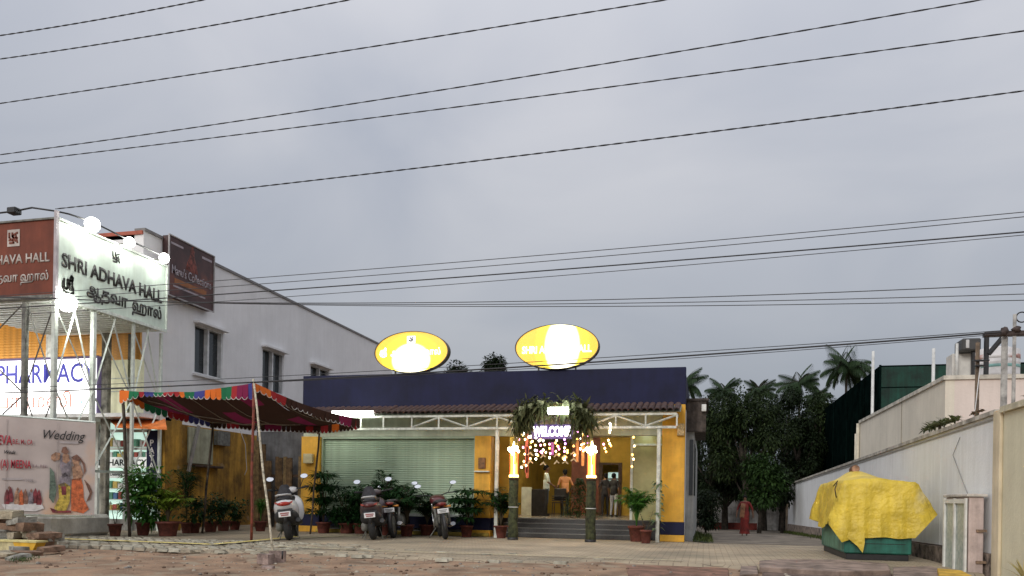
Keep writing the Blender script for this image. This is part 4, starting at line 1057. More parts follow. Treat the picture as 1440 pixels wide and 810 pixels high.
plant(487, 747, 'bushy plant with leaves spilling over its pot left of the dark scooter', 'bushy', 1.3, .50, 1, .2, .30, 11, 1000)
plant(507, 748, 'red pot with a leafy plant directly left of the dark scooter', 'bushy', 1.3, .46, 1, .2, .30, 12, 900)
plant(540, 746, 'arching palm behind the dark scooter', 'areca', 1.85, .9, 1, .2, .30, 13, nf=30, lw=.03)
plant(572, 748, 'arching palm right of the dark scooter', 'areca', 1.45, .95, 1, .2, .3, 14, nf=30, lw=.03)
plant(600, 749, 'low palm between the palm and the parked motorcycle', 'areca', 1.1, .7, 1, .2, .3, 15, nf=22, lw=.03)
plant(656, 750, 'round crowned dark plant against the right end of the shutter', 'bushy', 1.5, .52, 1, .17, .32, 16, 1300, L=.18, w=.07, layered=True)
plant(704, 754, 'dark palm in a red pot left of the entrance steps', 'areca', 1.35, .6, 1, .18, .32, 17, nf=26, lw=.03)
plant(895, 757, 'feathery green palm in a big red pot right of the entrance steps', 'areca', 1.5, .62, 0, .24, .40, 18, nf=34, nl=18)
t = plant(908, 764, 'front red pot with a vine climbing the white canopy post', 'twig', .5, .2, 1, .17, .33, 19)
vp = MB(); rnd = random.Random(4)
px_ = XF(925, CY)
for k in range(40):
    z = .3 + 1.25 * rnd.random(); a = rnd.uniform(0, 6.3)
    leaf(vp, Vector((px_ + .06 * math.cos(a), CY + .07 + .07 * math.sin(a) - .04, z)), Vector((math.cos(a), math.sin(a) - .4, rnd.uniform(-.3, .5))), .14, .10, .8)
for k in range(5): leaf(vp, Vector((px_ + .05, CY, 1.45)), Vector((rnd.uniform(-.2, 1), -.5, rnd.uniform(-.2, .3))), .3, .07, .8)
v = vp.build('vine', leafmat('vine_leaf', (.10, .16, .08), (.22, .27, .16)), None, at=(px_, CY, 0)); tag(v, 'pale leafed vine wound round the right canopy post', 'vine')

# ---------------------------------------------------------------- leafy entrance arch with lamps
AY = 19.1
arch = thing('leaf_arch', 'dry palm and plantain arch standing before the hall entrance', 'arch', (onY(775, 703, AY).x, AY, 0))
px1_, px2_ = onY(722, 703, AY).x, onY(831, 703, AY).x
wrap = M('leaf_wrapped_post', (.075, .085, .035), .9, .4, 10, .5, streak=.4)
for x in (px1_, px2_):
    MB().path([(x + .01 * math.sin(k * 2), AY, 1.50 * k / 8) for k in range(9)], [.125, .13, .122, .128, .12, .126, .12, .118, .12], 12).build('post', wrap, arch)
    MB().lathe([(.14, -.02), (.14, .06)], (x, AY, .0), 12).build('foot', black, arch)
    MB().torus((x, AY, .82), .122, .01, 'z', 16, 6).build('tie', whitep, arch)
stalk = M('dry_stalk', (.26, .20, .07), .8, .3, 12, .2); 
leafd = leafmat('dry_olive_leaf', (.03, .04, .014), (.15, .155, .07), .7)
za, xm = 3.36, (px1_ + px2_) / 2
def archp(t, o=0):       # 0 left lamp top .. 1 right lamp top
    a = PI * (1 - t); w = (px2_ - px1_) / 2
    x = xm + w * math.copysign(abs(math.cos(a)) ** .55, math.cos(a)) * (1 + .02 * o); z = 2.1 + (za - 2.1 + .05 * o) * abs(math.sin(a)) ** .55
    return Vector((x, AY + .02 * o, z))
rnd = random.Random(11)
for i in range(7):
    o = rnd.uniform(-2, 2); MB().path([archp(t / 20, o) + Vector((rnd.uniform(-.01, .01), 0, 0)) for t in range(21)], .018, 5).build('stalk', stalk, arch)
for i in range(5):
    s = rnd.uniform(-.05, .05)
    MB().path([(px2_ + s, AY, 1.9), (px2_ - .05 + s, AY, 2.5), (px2_ - .26 + s * 1.5, AY, 3.1)], [.022, .02, .014], 5).build('stalk', stalk, arch)
    MB().path([(px1_ + s, AY, 1.9), (px1_ + .06 + s, AY, 2.6), (px1_ + .16 + s, AY, 3.05)], [.022, .02, .014], 5).build('stalk', stalk, arch)
fo = MB()
for i in range(1300):
    t = rnd.betavariate(1.6, 1.6); p = archp(.12 + .76 * t)
    if .5 < t < .68 and rnd.random() < .35: continue
    p += Vector((rnd.gauss(0, .07), rnd.gauss(0, .08), rnd.gauss(.02, .10)))
    d = Vector((rnd.gauss(0, .7), rnd.gauss(-.2, .5), rnd.uniform(-.9, .6)))
    leaf(fo, p, d, rnd.uniform(.16, .40), rnd.uniform(.04, .09), rnd.uniform(0, 1.2))
for i in range(300):
    t = rnd.random(); p = Vector((lerp(px1_ + .02, px1_ + .45, t), AY, lerp(2.75, 3.2, rnd.random()))) + Vector((0, rnd.gauss(0, .06), 0))
    leaf(fo, p, Vector((rnd.gauss(0, .5), rnd.gauss(0, .4), -1)), rnd.uniform(.12, .26), .035, .4)
for i in range(240):
    p = Vector((px2_ - rnd.uniform(.1, .55), AY + rnd.gauss(0, .06), lerp(2.55, 3.2, rnd.random())))
    leaf(fo, p, Vector((rnd.gauss(0, .5), rnd.gauss(0, .4), -1)), rnd.uniform(.12, .26), .035, .4)
fo.build('foliage', leafd, arch)
# pale cardboard-like bracts
for k in range(6):
    p = archp(.28 + .09 * k) + Vector((0, -.16, .02)); mb = MB(); mb.ob(p, (rnd.uniform(.14, .3), .01, rnd.uniform(.12, .2)), (rnd.uniform(-.3, .3), rnd.uniform(-.2, .2), rnd.uniform(-.3, .3)), .03); mb.build('pale_leaf', M('pale_bract', (.33, .36, .20), .7, .3, 12, .2), arch)
# tall lamps
warm = emis('warm_white_lamp_glow', (1.0, .80, .42), 16); amber = emis('amber_lamp_glow', (1.0, .50, .07), 2.6); rim_e = emis('bright_amber_rim', (1, .72, .25), 6); red_e = emis('red_orange_glow', (1, .16, .04), 1.8)
def lantern(x, label, z0=1.53):
    t = thing('tower_lantern', label, 'lamp', (x, AY, z0), 'lanterns on the arch posts'); t.scale = (.82, .82, 1)
    MB().lathe([(.15, -.03), (.155, .01), (.13, .04)], n=16).build('base', darkw, t, local=True)
    mb = MB()
    for k in range(14):
        a = 2 * PI * k / 14; mb.ell((.125 * math.cos(a), .125 * math.sin(a), .07), (.028, .028, .035), 6, 4)
    mb.build('bulb_ring', rim_e, t, local=True)
    MB().path([(0, 0, .05), (0, 0, .62)], .035, 10).build('core', rim_e, t, local=True)
    mb = MB()
    for k in range(10):
        a = 2 * PI * k / 10; mb.path([(.085 * math.cos(a), .085 * math.sin(a), .04), (.08 * math.cos(a), .08 * math.sin(a), .64)], .011, 5)
    mb.build('rib', amber, t, local=True)
    mb = MB(); r2 = random.Random(3)
    for k in range(18):
        a = r2.uniform(0, 6.3); q = r2.uniform(.02, .17); mb.ell((q * math.cos(a), q * math.sin(a), .70 + r2.uniform(-.08, .10)), r2.uniform(.035, .055), 7, 5)
    for k in range(5): mb.ell((0, 0, .84 + .03 * k), .045 - .007 * k, 7, 5)
    mb.build('bulb_cluster', warm, t, local=True)
    mb = MB()
    for k in range(8):
        a = 2 * PI * k / 8; mb.path([(.118 * math.cos(a), .118 * math.sin(a), .05), (.118 * math.cos(a), .118 * math.sin(a), .66)], .007, 4)
    mb.build('cage', red_e, t, local=True)
    return t
lantern(px1_, 'glowing amber lantern on the left leaf-wrapped arch post'); lantern(px2_, 'glowing amber lantern on the right leaf-wrapped arch post')
# strings of small bulbs and paper birds
bulbc = [emis('warm_bulb', (1, .62, .25), 9), emis('pink_bulb', (1, .28, .55), 7), emis('violet_bulb', (.75, .3, 1), 6), emis('white_bulb', (1, .9, .8), 11), emis('amber_bulb', (1, .5, .1), 7)]
paper = M('tan_paper', (.52, .42, .26), .7, .2, 9, .1, emit=(.8, .6, .3), estr=.06)
birdme = MB()
birdme.add([(0, 0, .055), (-.085, -.01, -.03), (-.06, 0, -.045), (0, .01, .005), (.06, 0, -.045), (.085, -.01, -.03), (0, .02, .055)], [(0, 1, 2, 3), (0, 3, 4, 5), (6, 1, 2, 3), (6, 3, 4, 5)])
birdme = birdme.mesh('paper_bird', [paper])
bulbme = {}
for i, b_ in enumerate(bulbc):
    m_ = MB(); m_.ell((0, 0, 0), (.025, .025, .030), 7, 5); bulbme[i] = m_.mesh('bulb', [b_])
names = ['left', 'right']
def garland(u, v0, v1, items, label, y=AY + .25, sway=0):
    a = onY(u, v0, y); b = onY(u + sway, v1, y)
    t = thing('light_string', label, 'string light', a, 'light strings hanging under the arch')
    MB().path([(0, 0, 0), b - a], .004, 4).build('cord', black, t, local=True)
    for (q, kind, ox) in items:
        p = (b - a) * q + Vector((ox, -.02, 0))
        if kind == 'b':
            o = bpy.data.objects.new('paper_bird', birdme); o.rotation_euler = (0, rnd.uniform(-.2, .2), rnd.uniform(-.5, .5))
        else: o = bpy.data.objects.new('bulb', bulbme[kind])
        COL.objects.link(o); o.parent = t; o.location = p
gs = [(737, 604, 660, [(.1, 3, 0), (.25, 0, .03), (.45, 1, -.02), (.62, 0, .02), (.8, 0, 0), (.9, 'b', 0)], 'pinkish light string just right of the left lantern'),
      (746, 606, 652, [(.2, 0, 0), (.35, 4, .02), (.5, 0, 0), (.7, 'b', 0), (.95, 'b', 0), (.85, 0, 0)], 'light string with two paper birds, second from the left lantern'),
      (755, 612, 648, [(.1, 3, -.02), (.22, 3, .06), (.4, 0, -.03), (.6, 1, 0), (.8, 4, .03)], 'light string under the left end of the welcome board'),
      (764, 614, 652, [(.15, 3, 0), (.3, 0, .04), (.5, 3, 0), (.6, 1, -.03), (.72, 'b', 0), (1, 'b', 0)], 'light string with two paper birds below the first letters of the board'),
      (773, 616, 645, [(.3, 1, 0), (.5, 4, 0), (.75, 1, .02), (.95, 3, 0)], 'short pink light string below the middle of the board'),
      (783, 612, 650, [(.2, 0, 0), (.4, 4, .02), (.6, 0, -.02), (.75, 'b', 0), (1, 'b', 0)], 'light string with paper birds right of the board middle'),
      (794, 610, 650, [(.2, 2, 0), (.35, 2, .02), (.5, 0, 0), (.62, 2, 0), (.8, 'b', 0), (1, 'b', .02), (.9, 3, 0)], 'violet light string with paper birds'),
      (807, 622, 648, [(.2, 4, 0), (.6, 'b', 0), (.95, 'b', 0), (.7, 0, .02)], 'short light string with two birds, fourth from the right lantern'),
      (818, 606, 634, [(.1, 0, .03), (.4, 3, -.02), (.7, 0, 0), (1, 0, .04), (.9, 3, -.03)], 'cluster string of warm bulbs left of the right lantern'),
      (826, 606, 640, [(.2, 1, 0), (.5, 2, .02), (.8, 0, 0)], 'pink and violet string touching the right lantern'),
      (849, 622, 636, [(.2, 1, 0), (.6, 0, .03), (.95, 4, .06)], 'short string of pink bulbs right of the right lantern'),
      (858, 596, 627, [(0, 3, 0), (.1, 3, .01), (.2, 0, 0), (.3, 3, 0), (.4, 0, -.01), (.75, 0, -.04), (.9, 0, -.01), (1, 4, .02)], 'bright vertical string of white bulbs high right of the arch'),
      (891, 615, 656, [(0, 4, 0), (.3, 0, .02), (.6, 4, -.03), (.75, 0, 0), (1, 4, -.04)], 'dim amber light string before the right entrance glass'),
      (729, 600, 618, [(.1, 3, -.06), (.3, 1, 0), (.6, 0, .06), (.8, 3, -.04), (1, 1, .02)], 'bulb cluster hanging over the left lantern'),
      ]
for g_ in gs:
    it = list(g_[3]) + [(rnd.uniform(.05, .95), rnd.choice((0, 1, 3, 4)), rnd.uniform(-.09, .09)) for _ in range(4 if len(g_[3]) > 4 and g_[0] < 830 else 0)]
    garland(g_[0], g_[1], g_[2], it, *g_[4:])
garland(812, 598, 630, [(.3, 1, 0), (.6, 4, 0)], 'dim string behind the right side stalks of the arch', AY + .45)
# coloured streamers
for (u, a_, b_, c_) in ((741, 610, 665, (.45, .12, .10)), (812, 620, 650, (.5, .22, .08)), (777, 622, 640, (.3, .1, .35)), (820, 612, 655, (.5, .22, .08)), (742, 628, 672, (.40, .10, .05))):
    p = onY(u, a_, AY + .32); q = onY(u, b_, AY + .32); mb = MB(); mb.box(p.x - .035, p.y, q.z, p.x + .035, p.y + .012, p.z)
    tag(mb.build('streamer', M('streamer_%d' % u, c_, .7, .2, 9, .1)), {741: 'reddish streamer hanging beside the left lantern', 812: 'orange streamer hanging near the right stalks', 777: 'violet streamer under the middle of the board', 820: 'longer orange streamer touching the right lantern', 742: 'dull red streamer hanging lower beside the left lantern'}[u], 'streamer', 'streamers under the arch')
# welcome board
wb = thing('welcome_board', 'illuminated board with white glowing letters hung under the canopy truss', 'sign', onY(776, 607, CY - .1))
a, b = onY(748, 598, CY - .1), onY(804, 616, CY - .1)
MB().bev(a.x - .03, CY - .10, b.z - .02, b.x + .03, CY - .04, a.z + .02, .01).build('panel', M('dark_violet_panel', (.05, .03, .09), .4, emit=(.35, .2, .7), estr=.25), wb)
text('WELCOME', .24, emis('letter_glow', (.97, .95, 1), 3.0), wb, (a.x + .03, CY - .115, b.z + .06), FRONT, off=.05, width=b.x - a.x - .06)
for x in (a.x + .1, b.x - .1): MB().path([(x, CY - .07, a.z), (x, CY - .07, 2.86)], .006, 4).build('hanger', black, wb)
# ---------------------------------------------------------------- two-wheelers (local: forward +y)
def wheel(root, y, r, w, rimr, rimm, spokes=0):
    t = MB().torus((0, y, r), r - w * .5, w * .5, 'x', 28, 8).build('tyre', rubber, root, local=True)
    mb = MB(); Q3 = Matrix(((0, 0, 1), (1, 0, 0), (0, 1, 0)))
    mb.lathe([(.03, -w * .42), (rimr * .8, -w * .2), (rimr, -w * .34), (rimr, w * .34), (rimr * .8, w * .2), (.03, w * .42)], (0, y, r), 22, True, M3=Q3)
    mb.build('rim', rimm, t, local=True)
    if spokes:
        m2 = MB()
        for k in range(spokes):
            a = 2 * PI * k / spokes; m2.path([(0, y, r), (0, y + math.cos(a) * (r - w), r + math.sin(a) * (r - w))], .010, 4)
        m2.build('spoke', rimm, t, local=True)
def mirrors(root, x, y0, z0, z1, glassr=.055, spread=.10, lean=.0, dz=0):
    for s in (-1, 1):
        zz = z1 + (dz if s > 0 else 0)
        b = (s * (x + spread), y0 - .05, zz)
        m = MB().path([(s * x, y0, z0), (s * (x + spread * .5), y0 - .01, (z0 + zz) / 2 + .01), b], .007, 5).build('mirror', black, root, local=True)
        MB().ell((b[0], b[1] + .012, b[2] + .02), (glassr * 1.22, .02, glassr * .9), 14, 8).build('shell', black, m, local=True)
        g = MB(); n = 18; g.add([(b[0] + glassr * 1.12 * math.cos(2 * PI * k / n), b[1] - .012 + .4 * glassr * .8 * math.sin(2 * PI * k / n) - .016, b[2] + .02 + glassr * .8 * math.sin(2 * PI * k / n)) for k in range(n)], [tuple(range(n))])
        g.build('glass', silverm, m, local=True)
def scooter(bodym, seatm, lower, tailm, label, platetxt):
    t = thing('scooter', label, 'scooter', (0, 0, 0), 'two-wheelers parked before the shutter')
    wheel(t, -.62, .235, .125, .14, steeld); wheel(t, .62, .235, .09, .14, steeld)
    b = MB(); b.loft([(-.93, 0, .70, .045, .035, 2.2), (-.90, 0, .69, .105, .075, 2.4), (-.80, 0, .65, .165, .13, 2.6), (-.62, 0, .61, .195, .165, 2.8), (-.38, 0, .56, .19, .18, 3), (-.12, 0, .50, .15, .17, 3), (-.02, 0, .47, .10, .14, 3)], 22)
    b.build('rear_body', bodym, t, local=True)
    MB().loft([(-.86, 0, .53, .13, .06, 3), (-.76, 0, .46, .185, .12, 3), (-.45, 0, .40, .19, .13, 3), (-.1, 0, .36, .16, .09, 3)], 16).build('lower_cowl', lower, t, local=True)
    MB().loft([(-.84, 0, .79, .10, .03, 2.6), (-.70, 0, .81, .145, .05, 2.6), (-.35, 0, .80, .15, .055, 2.8), (-.02, 0, .775, .115, .05, 2.6), (.06, 0, .75, .06, .03, 2.4)], 18).build('seat', seatm, t, local=True)
    MB().bev(-.17, -.08, .26, .17, .40, .33, .02).build('floorboard', lower, t, local=True)
    a = MB(); a.loft([(.30, 0, .55, .20, .26, 3), (.38, 0, .58, .22, .29, 2.6), (.47, 0, .60, .15, .27, 2.4), (.52, 0, .62, .06, .2, 2.2)], 20); a.build('front_apron', bodym, t, local=True)
    MB().loft([(.46, 0, .50, .03, .02, 2), (.55, 0, .52, .06, .03, 2), (.70, 0, .49, .055, .03, 2), (.84, 0, .36, .04, .02, 2)], 12).build('front_fender', bodym, t, local=True)
    MB().path([(0, .62, .235), (0, .50, .62), (0, .36, .93)], [.03, .03, .035], 8).build('steering_column', steeld, t, local=True)
    MB().loft([(.30, 0, .96, .09, .045, 2.4), (.36, 0, .97, .15, .065, 2.4), (.44, 0, .965, .13, .065, 2.2), (.50, 0, .955, .07, .05, 2)], 16).build('handlebar_cowl', bodym, t, local=True)
    MB().path([(-.33, .24, 1.0), (-.2, .34, .985), (0, .38, .98), (.2, .34, .985), (.33, .24, 1.0)], .016, 8).build('handlebar', black, t, local=True)
    for s in (-1, 1): MB().path([(s * .23, .315, .99), (s * .345, .225, 1.003)], .022, 8).build('grip', rubber, t, local=True)
    mirrors(t, .19, .33, .99, 1.20, dz=.0)
    MB().path([(-.10, -.62, .80), (-.115, -.84, .86), (-.07, -.93, .87), (.07, -.93, .87), (.115, -.84, .86), (.10, -.62, .80)], .017, 7).build('grab_rail', M('silver_rail', (.45, .45, .45), .4, .1, 9, 0), t, local=True)
    tl = MB(); tl.loft([(-.962, 0, .70, .045, .022, 2), (-.945, 0, .70, .085, .036, 2.2), (-.90, 0, .695, .11, .045, 2.2)], 14); tl.build('tail_light', M('red_tail_lens', (.38, .03, .02), .2, .1, 9, 0) if tailm is None else M('dark_tail_lens', (.10, .02, .02), .2, .1, 9, 0), t, local=True)
    for s in (-1, 1): MB().add([(s * .05, -.955, .705), (s * .15, -.885, .745), (s * .13, -.905, .70)], [(0, 1, 2)]).build('trim', M('red_trim', (.38, .05, .03), .4), t, local=True)
    MB().loft([(-.955, 0, .52, .10, .012, 2.4), (-.87, 0, .58, .12, .03, 3), (-.75, 0, .60, .13, .05, 3)], 12).build('rear_fender', lower, t, local=True)
    MB().path([(0, -.90, .56), (0, -.96, .34)], .03, 6, flat=1).build('mudguard', black, t, local=True)
    pl = MB().bev(-.095, -.975, .455, .095, -.965, .555, .006).build('number_plate', whitep, t, local=True)
    MB().box(-.07, -.978, .51, .07, -.9755, .535).box(-.06, -.978, .475, .06, -.9755, .50).build('plate_marks', M('plate_print', (.35, .12, .12), .6), pl, local=True)
    MB().path([(.17, -.30, .30), (.19, -.55, .33), (.19, -.82, .38)], [.03, .048, .042], 12).build('exhaust', black, t, local=True)
    MB().loft([(-.72, -.13, .28, .06, .09, 2.5), (-.40, -.13, .27, .06, .10, 2.5), (-.15, -.12, .27, .05, .07, 2.5)], 12).build('engine_case', steeld, t, local=True)
    MB().path([(-.12, -.12, .26), (-.26, -.16, .015), (-.28, -.22, .012)], .012, 6).build('side_stand', steeld, t, local=True)
    MB().path([(-.10, -.50, .25), (-.16, -.60, .02), (.16, -.60, .02), (.10, -.50, .25)], .012, 6).build('main_stand', steeld, t, local=True)
    return t
whitebody = M('white_scooter_paint', (.66, .66, .68), .3, .05, 4, 0, coat=.5)
purple = M('dull_maroon_grey_paint', (.07, .05, .055), .35, .1, 4, 0, coat=.4)
seatm = M('black_vinyl', (.022, .02, .022), .5, .1, 30, .1)
lowerm = M('charcoal_plastic', (.03, .03, .033), .55, .1, 20, .05)
def place(o, u, v, rz, lean=.0, sc=1.0):
    p = onZ(u, v, 0)
    if p.y > 19.0: p = onY(u, v, 19.0)
    o.location = (p.x, p.y, 0); o.rotation_euler = (0, lean, rz); o.scale = (sc * (1.14 if o.name.startswith('scooter') else 1.3), sc, sc)
s1 = scooter(whitebody, seatm, lowerm, None, 'white scooter with red emblem parked tail outwards beside the leaning pole', '')
s2 = scooter(purple, seatm, lowerm, 1, 'dark maroon scooter parked tail outwards before the palms', '')
place(s1, 412, 757.5, R(24), -.13, 1.2); place(s2, 530, 757, R(18), -.11, 1.18)
# jacket draped on the scooters' front
def motorcycle(label, paint, red):
    t = thing('motorcycle', label, 'motorcycle', (0, 0, 0), 'two-wheelers parked before the shutter')
    wheel(t, -.66, .30, .085, .22, steeld, 6); wheel(t, .66, .30, .08, .22, steeld, 6)
    MB().loft([(-.02, 0, .83, .06, .04, 2.2), (.05, 0, .86, .12, .09, 2.4), (.22, 0, .90, .145, .12, 2.3), (.38, 0, .89, .11, .09, 2.2), (.44, 0, .86, .05, .04, 2)], 18).build('fuel_tank', paint, t, local=True)
    MB().loft([(-.68, 0, .86, .075, .025, 2.5), (-.55, 0, .86, .12, .045, 2.6), (-.2, 0, .825, .125, .05, 2.6), (.04, 0, .82, .075, .045, 2.4)], 16).build('seat', seatm, t, local=True)
    MB().loft([(-.82, 0, .80, .03, .03, 2.2), (-.76, 0, .80, .08, .05, 2.4), (-.55, 0, .75, .11, .07, 2.5), (-.2, 0, .68, .11, .08, 2.5)], 16).build('tail_cowl', paint, t, local=True)
    MB().loft([(-.18, 0, .40, .10, .12, 3), (.0, 0, .40, .13, .15, 3), (.22, 0, .42, .10, .14, 3)], 14).build('engine', steeld, t, local=True)
    fr = MB(); fr.path([(0, .42, .85), (0, .1, .72), (0, -.3, .62), (0, -.66, .72)], .025, 7); fr.path([(0, .40, .78), (0, .25, .35), (0, -.15, .28), (0, -.3, .62)], .02, 7)
    for s in (-1, 1): fr.path([(s * .06, -.25, .36), (s * .075, -.66, .30)], .02, 6)
    fr.build('frame', black, t, local=True)
    for s in (-1, 1):
        MB().path([(s * .09, .68, .30), (s * .09, .42, .92)], .022, 8).build('fork', chrome, t, local=True)
        MB().path([(s * .11, -.62, .34), (s * .11, -.48, .70)], .024, 8).build('shock_absorber', steeld, t, local=True)
        MB().path([(s * .04, -.76, .74), (s * .15, -.78, .74)], [.008, .025], 8).build('indicator', M('amber_lens', (.5, .2, .03), .3), t, local=True)
    MB().path([(-.36, .24, 1.03), (-.2, .34, 1.03), (0, .38, .97), (.2, .34, 1.03), (.36, .24, 1.03)], .014, 8).build('handlebar', black, t, local=True)
    MB().ell((0, .52, .86), (.10, .09, .10), 14, 8).build('headlight', paint, t, local=True)
    mirrors(t, .22, .33, 1.04, 1.24, .052, .10)
    MB().torus((0, -.66, .30), .33, .035, 'x', 18, 6, R(60), R(190)).build('rear_fender', black, t, local=True)
    MB().torus((0, .66, .30), .33, .03, 'x', 18, 6, R(30), R(150)).build('front_fender', paint, t, local=True)
    MB().ell((0, -.82, .80), (.075, .035, .04), 12, 6).build('tail_light', M('red_tail_lens2', (.16, .015, .012), .3, .1, 9, 0), t, local=True)
    pl = MB().bev(-.095, -.90, .60, .095, -.89, .70, .006).build('number_plate', whitep, t, local=True)
    MB().box(-.07, -.904, .655, .07, -.9005, .68).box(-.05, -.904, .62, .05, -.9005, .645).build('plate_marks', M('plate_print2', (.3, .3, .3), .6), pl, local=True)
    MB().path([(.05, .2, .30), (.14, -.1, .26), (.15, -.80, .34)], [.025, .03, .045], 10).build('exhaust', chrome, t, local=True)
    MB().path([(-.15, -.25, .70), (-.17, -.62, .55), (-.17, -.70, .30), (-.16, -.45, .28)], .010, 6).build('saree_guard', chrome, t, local=True)
    MB().path([(-.1, .0, .26), (-.26, -.04, .015)], .012, 6).build('side_stand', steeld, t, local=True)
    return t
m1 = motorcycle('dark motorcycle with red tail and one raised mirror before the right half of the shutter', M('dark_red_paint', (.09, .016, .018), .3, .1, 4, 0, coat=.4), 1)
place(m1, 623, 753, R(24), -.14, 1.1)
m2 = motorcycle('black motorcycle half hidden behind the dark maroon scooter', M('black_paint', (.02, .02, .022), .3, .1, 4, 0, coat=.4), 0)
place(m2, 562, 753, R(10), -.10, 1.08)
# dark shirt/jacket hanging on the handlebars
def drape(u, v, label, mt, d, w, h):
    p = onZ(u, v, 0); rnd = random.Random(u); mb = MB(); n = 14; k = 10; vs = []
    for j in range(k + 1):
        for i in range(n + 1):
            a = i / n * PI; q = j / k
            x = -math.cos(a) * w * (.40 + .75 * q ** .7); y = -math.sin(a) * .11 * (1 + .6 * q) + .012 * math.sin(i * 2.3 + j * .7); z = h * (1 - q) + .02 * math.sin(i * 1.7) * q
            vs.append((x, y, z - h))
    mb.add(vs, [(j * (n + 1) + i, j * (n + 1) + i + 1, (j + 1) * (n + 1) + i + 1, (j + 1) * (n + 1) + i) for j in range(k) for i in range(n)], True)
    return mb
for root, lab in ((s1, 'grey cloth cover over the front of the white scooter'), (s2, 'black cloth cover over the front of the dark scooter')):
    mb = drape(412, 757, lab, None, 0, .17, .24)
    L = root.location; o = mb.build('cloth_cover', M('dark_grey_cloth', (.05, .05, .058), .8, .2, 12, .4), None, local=True); tag(o, lab, 'cloth')
    o.location = (L.x + .45 * math.sin(-root.rotation_euler.z) - .24, L.y + .30, 1.28); o.rotation_euler = (0, -.12, root.rotation_euler.z)

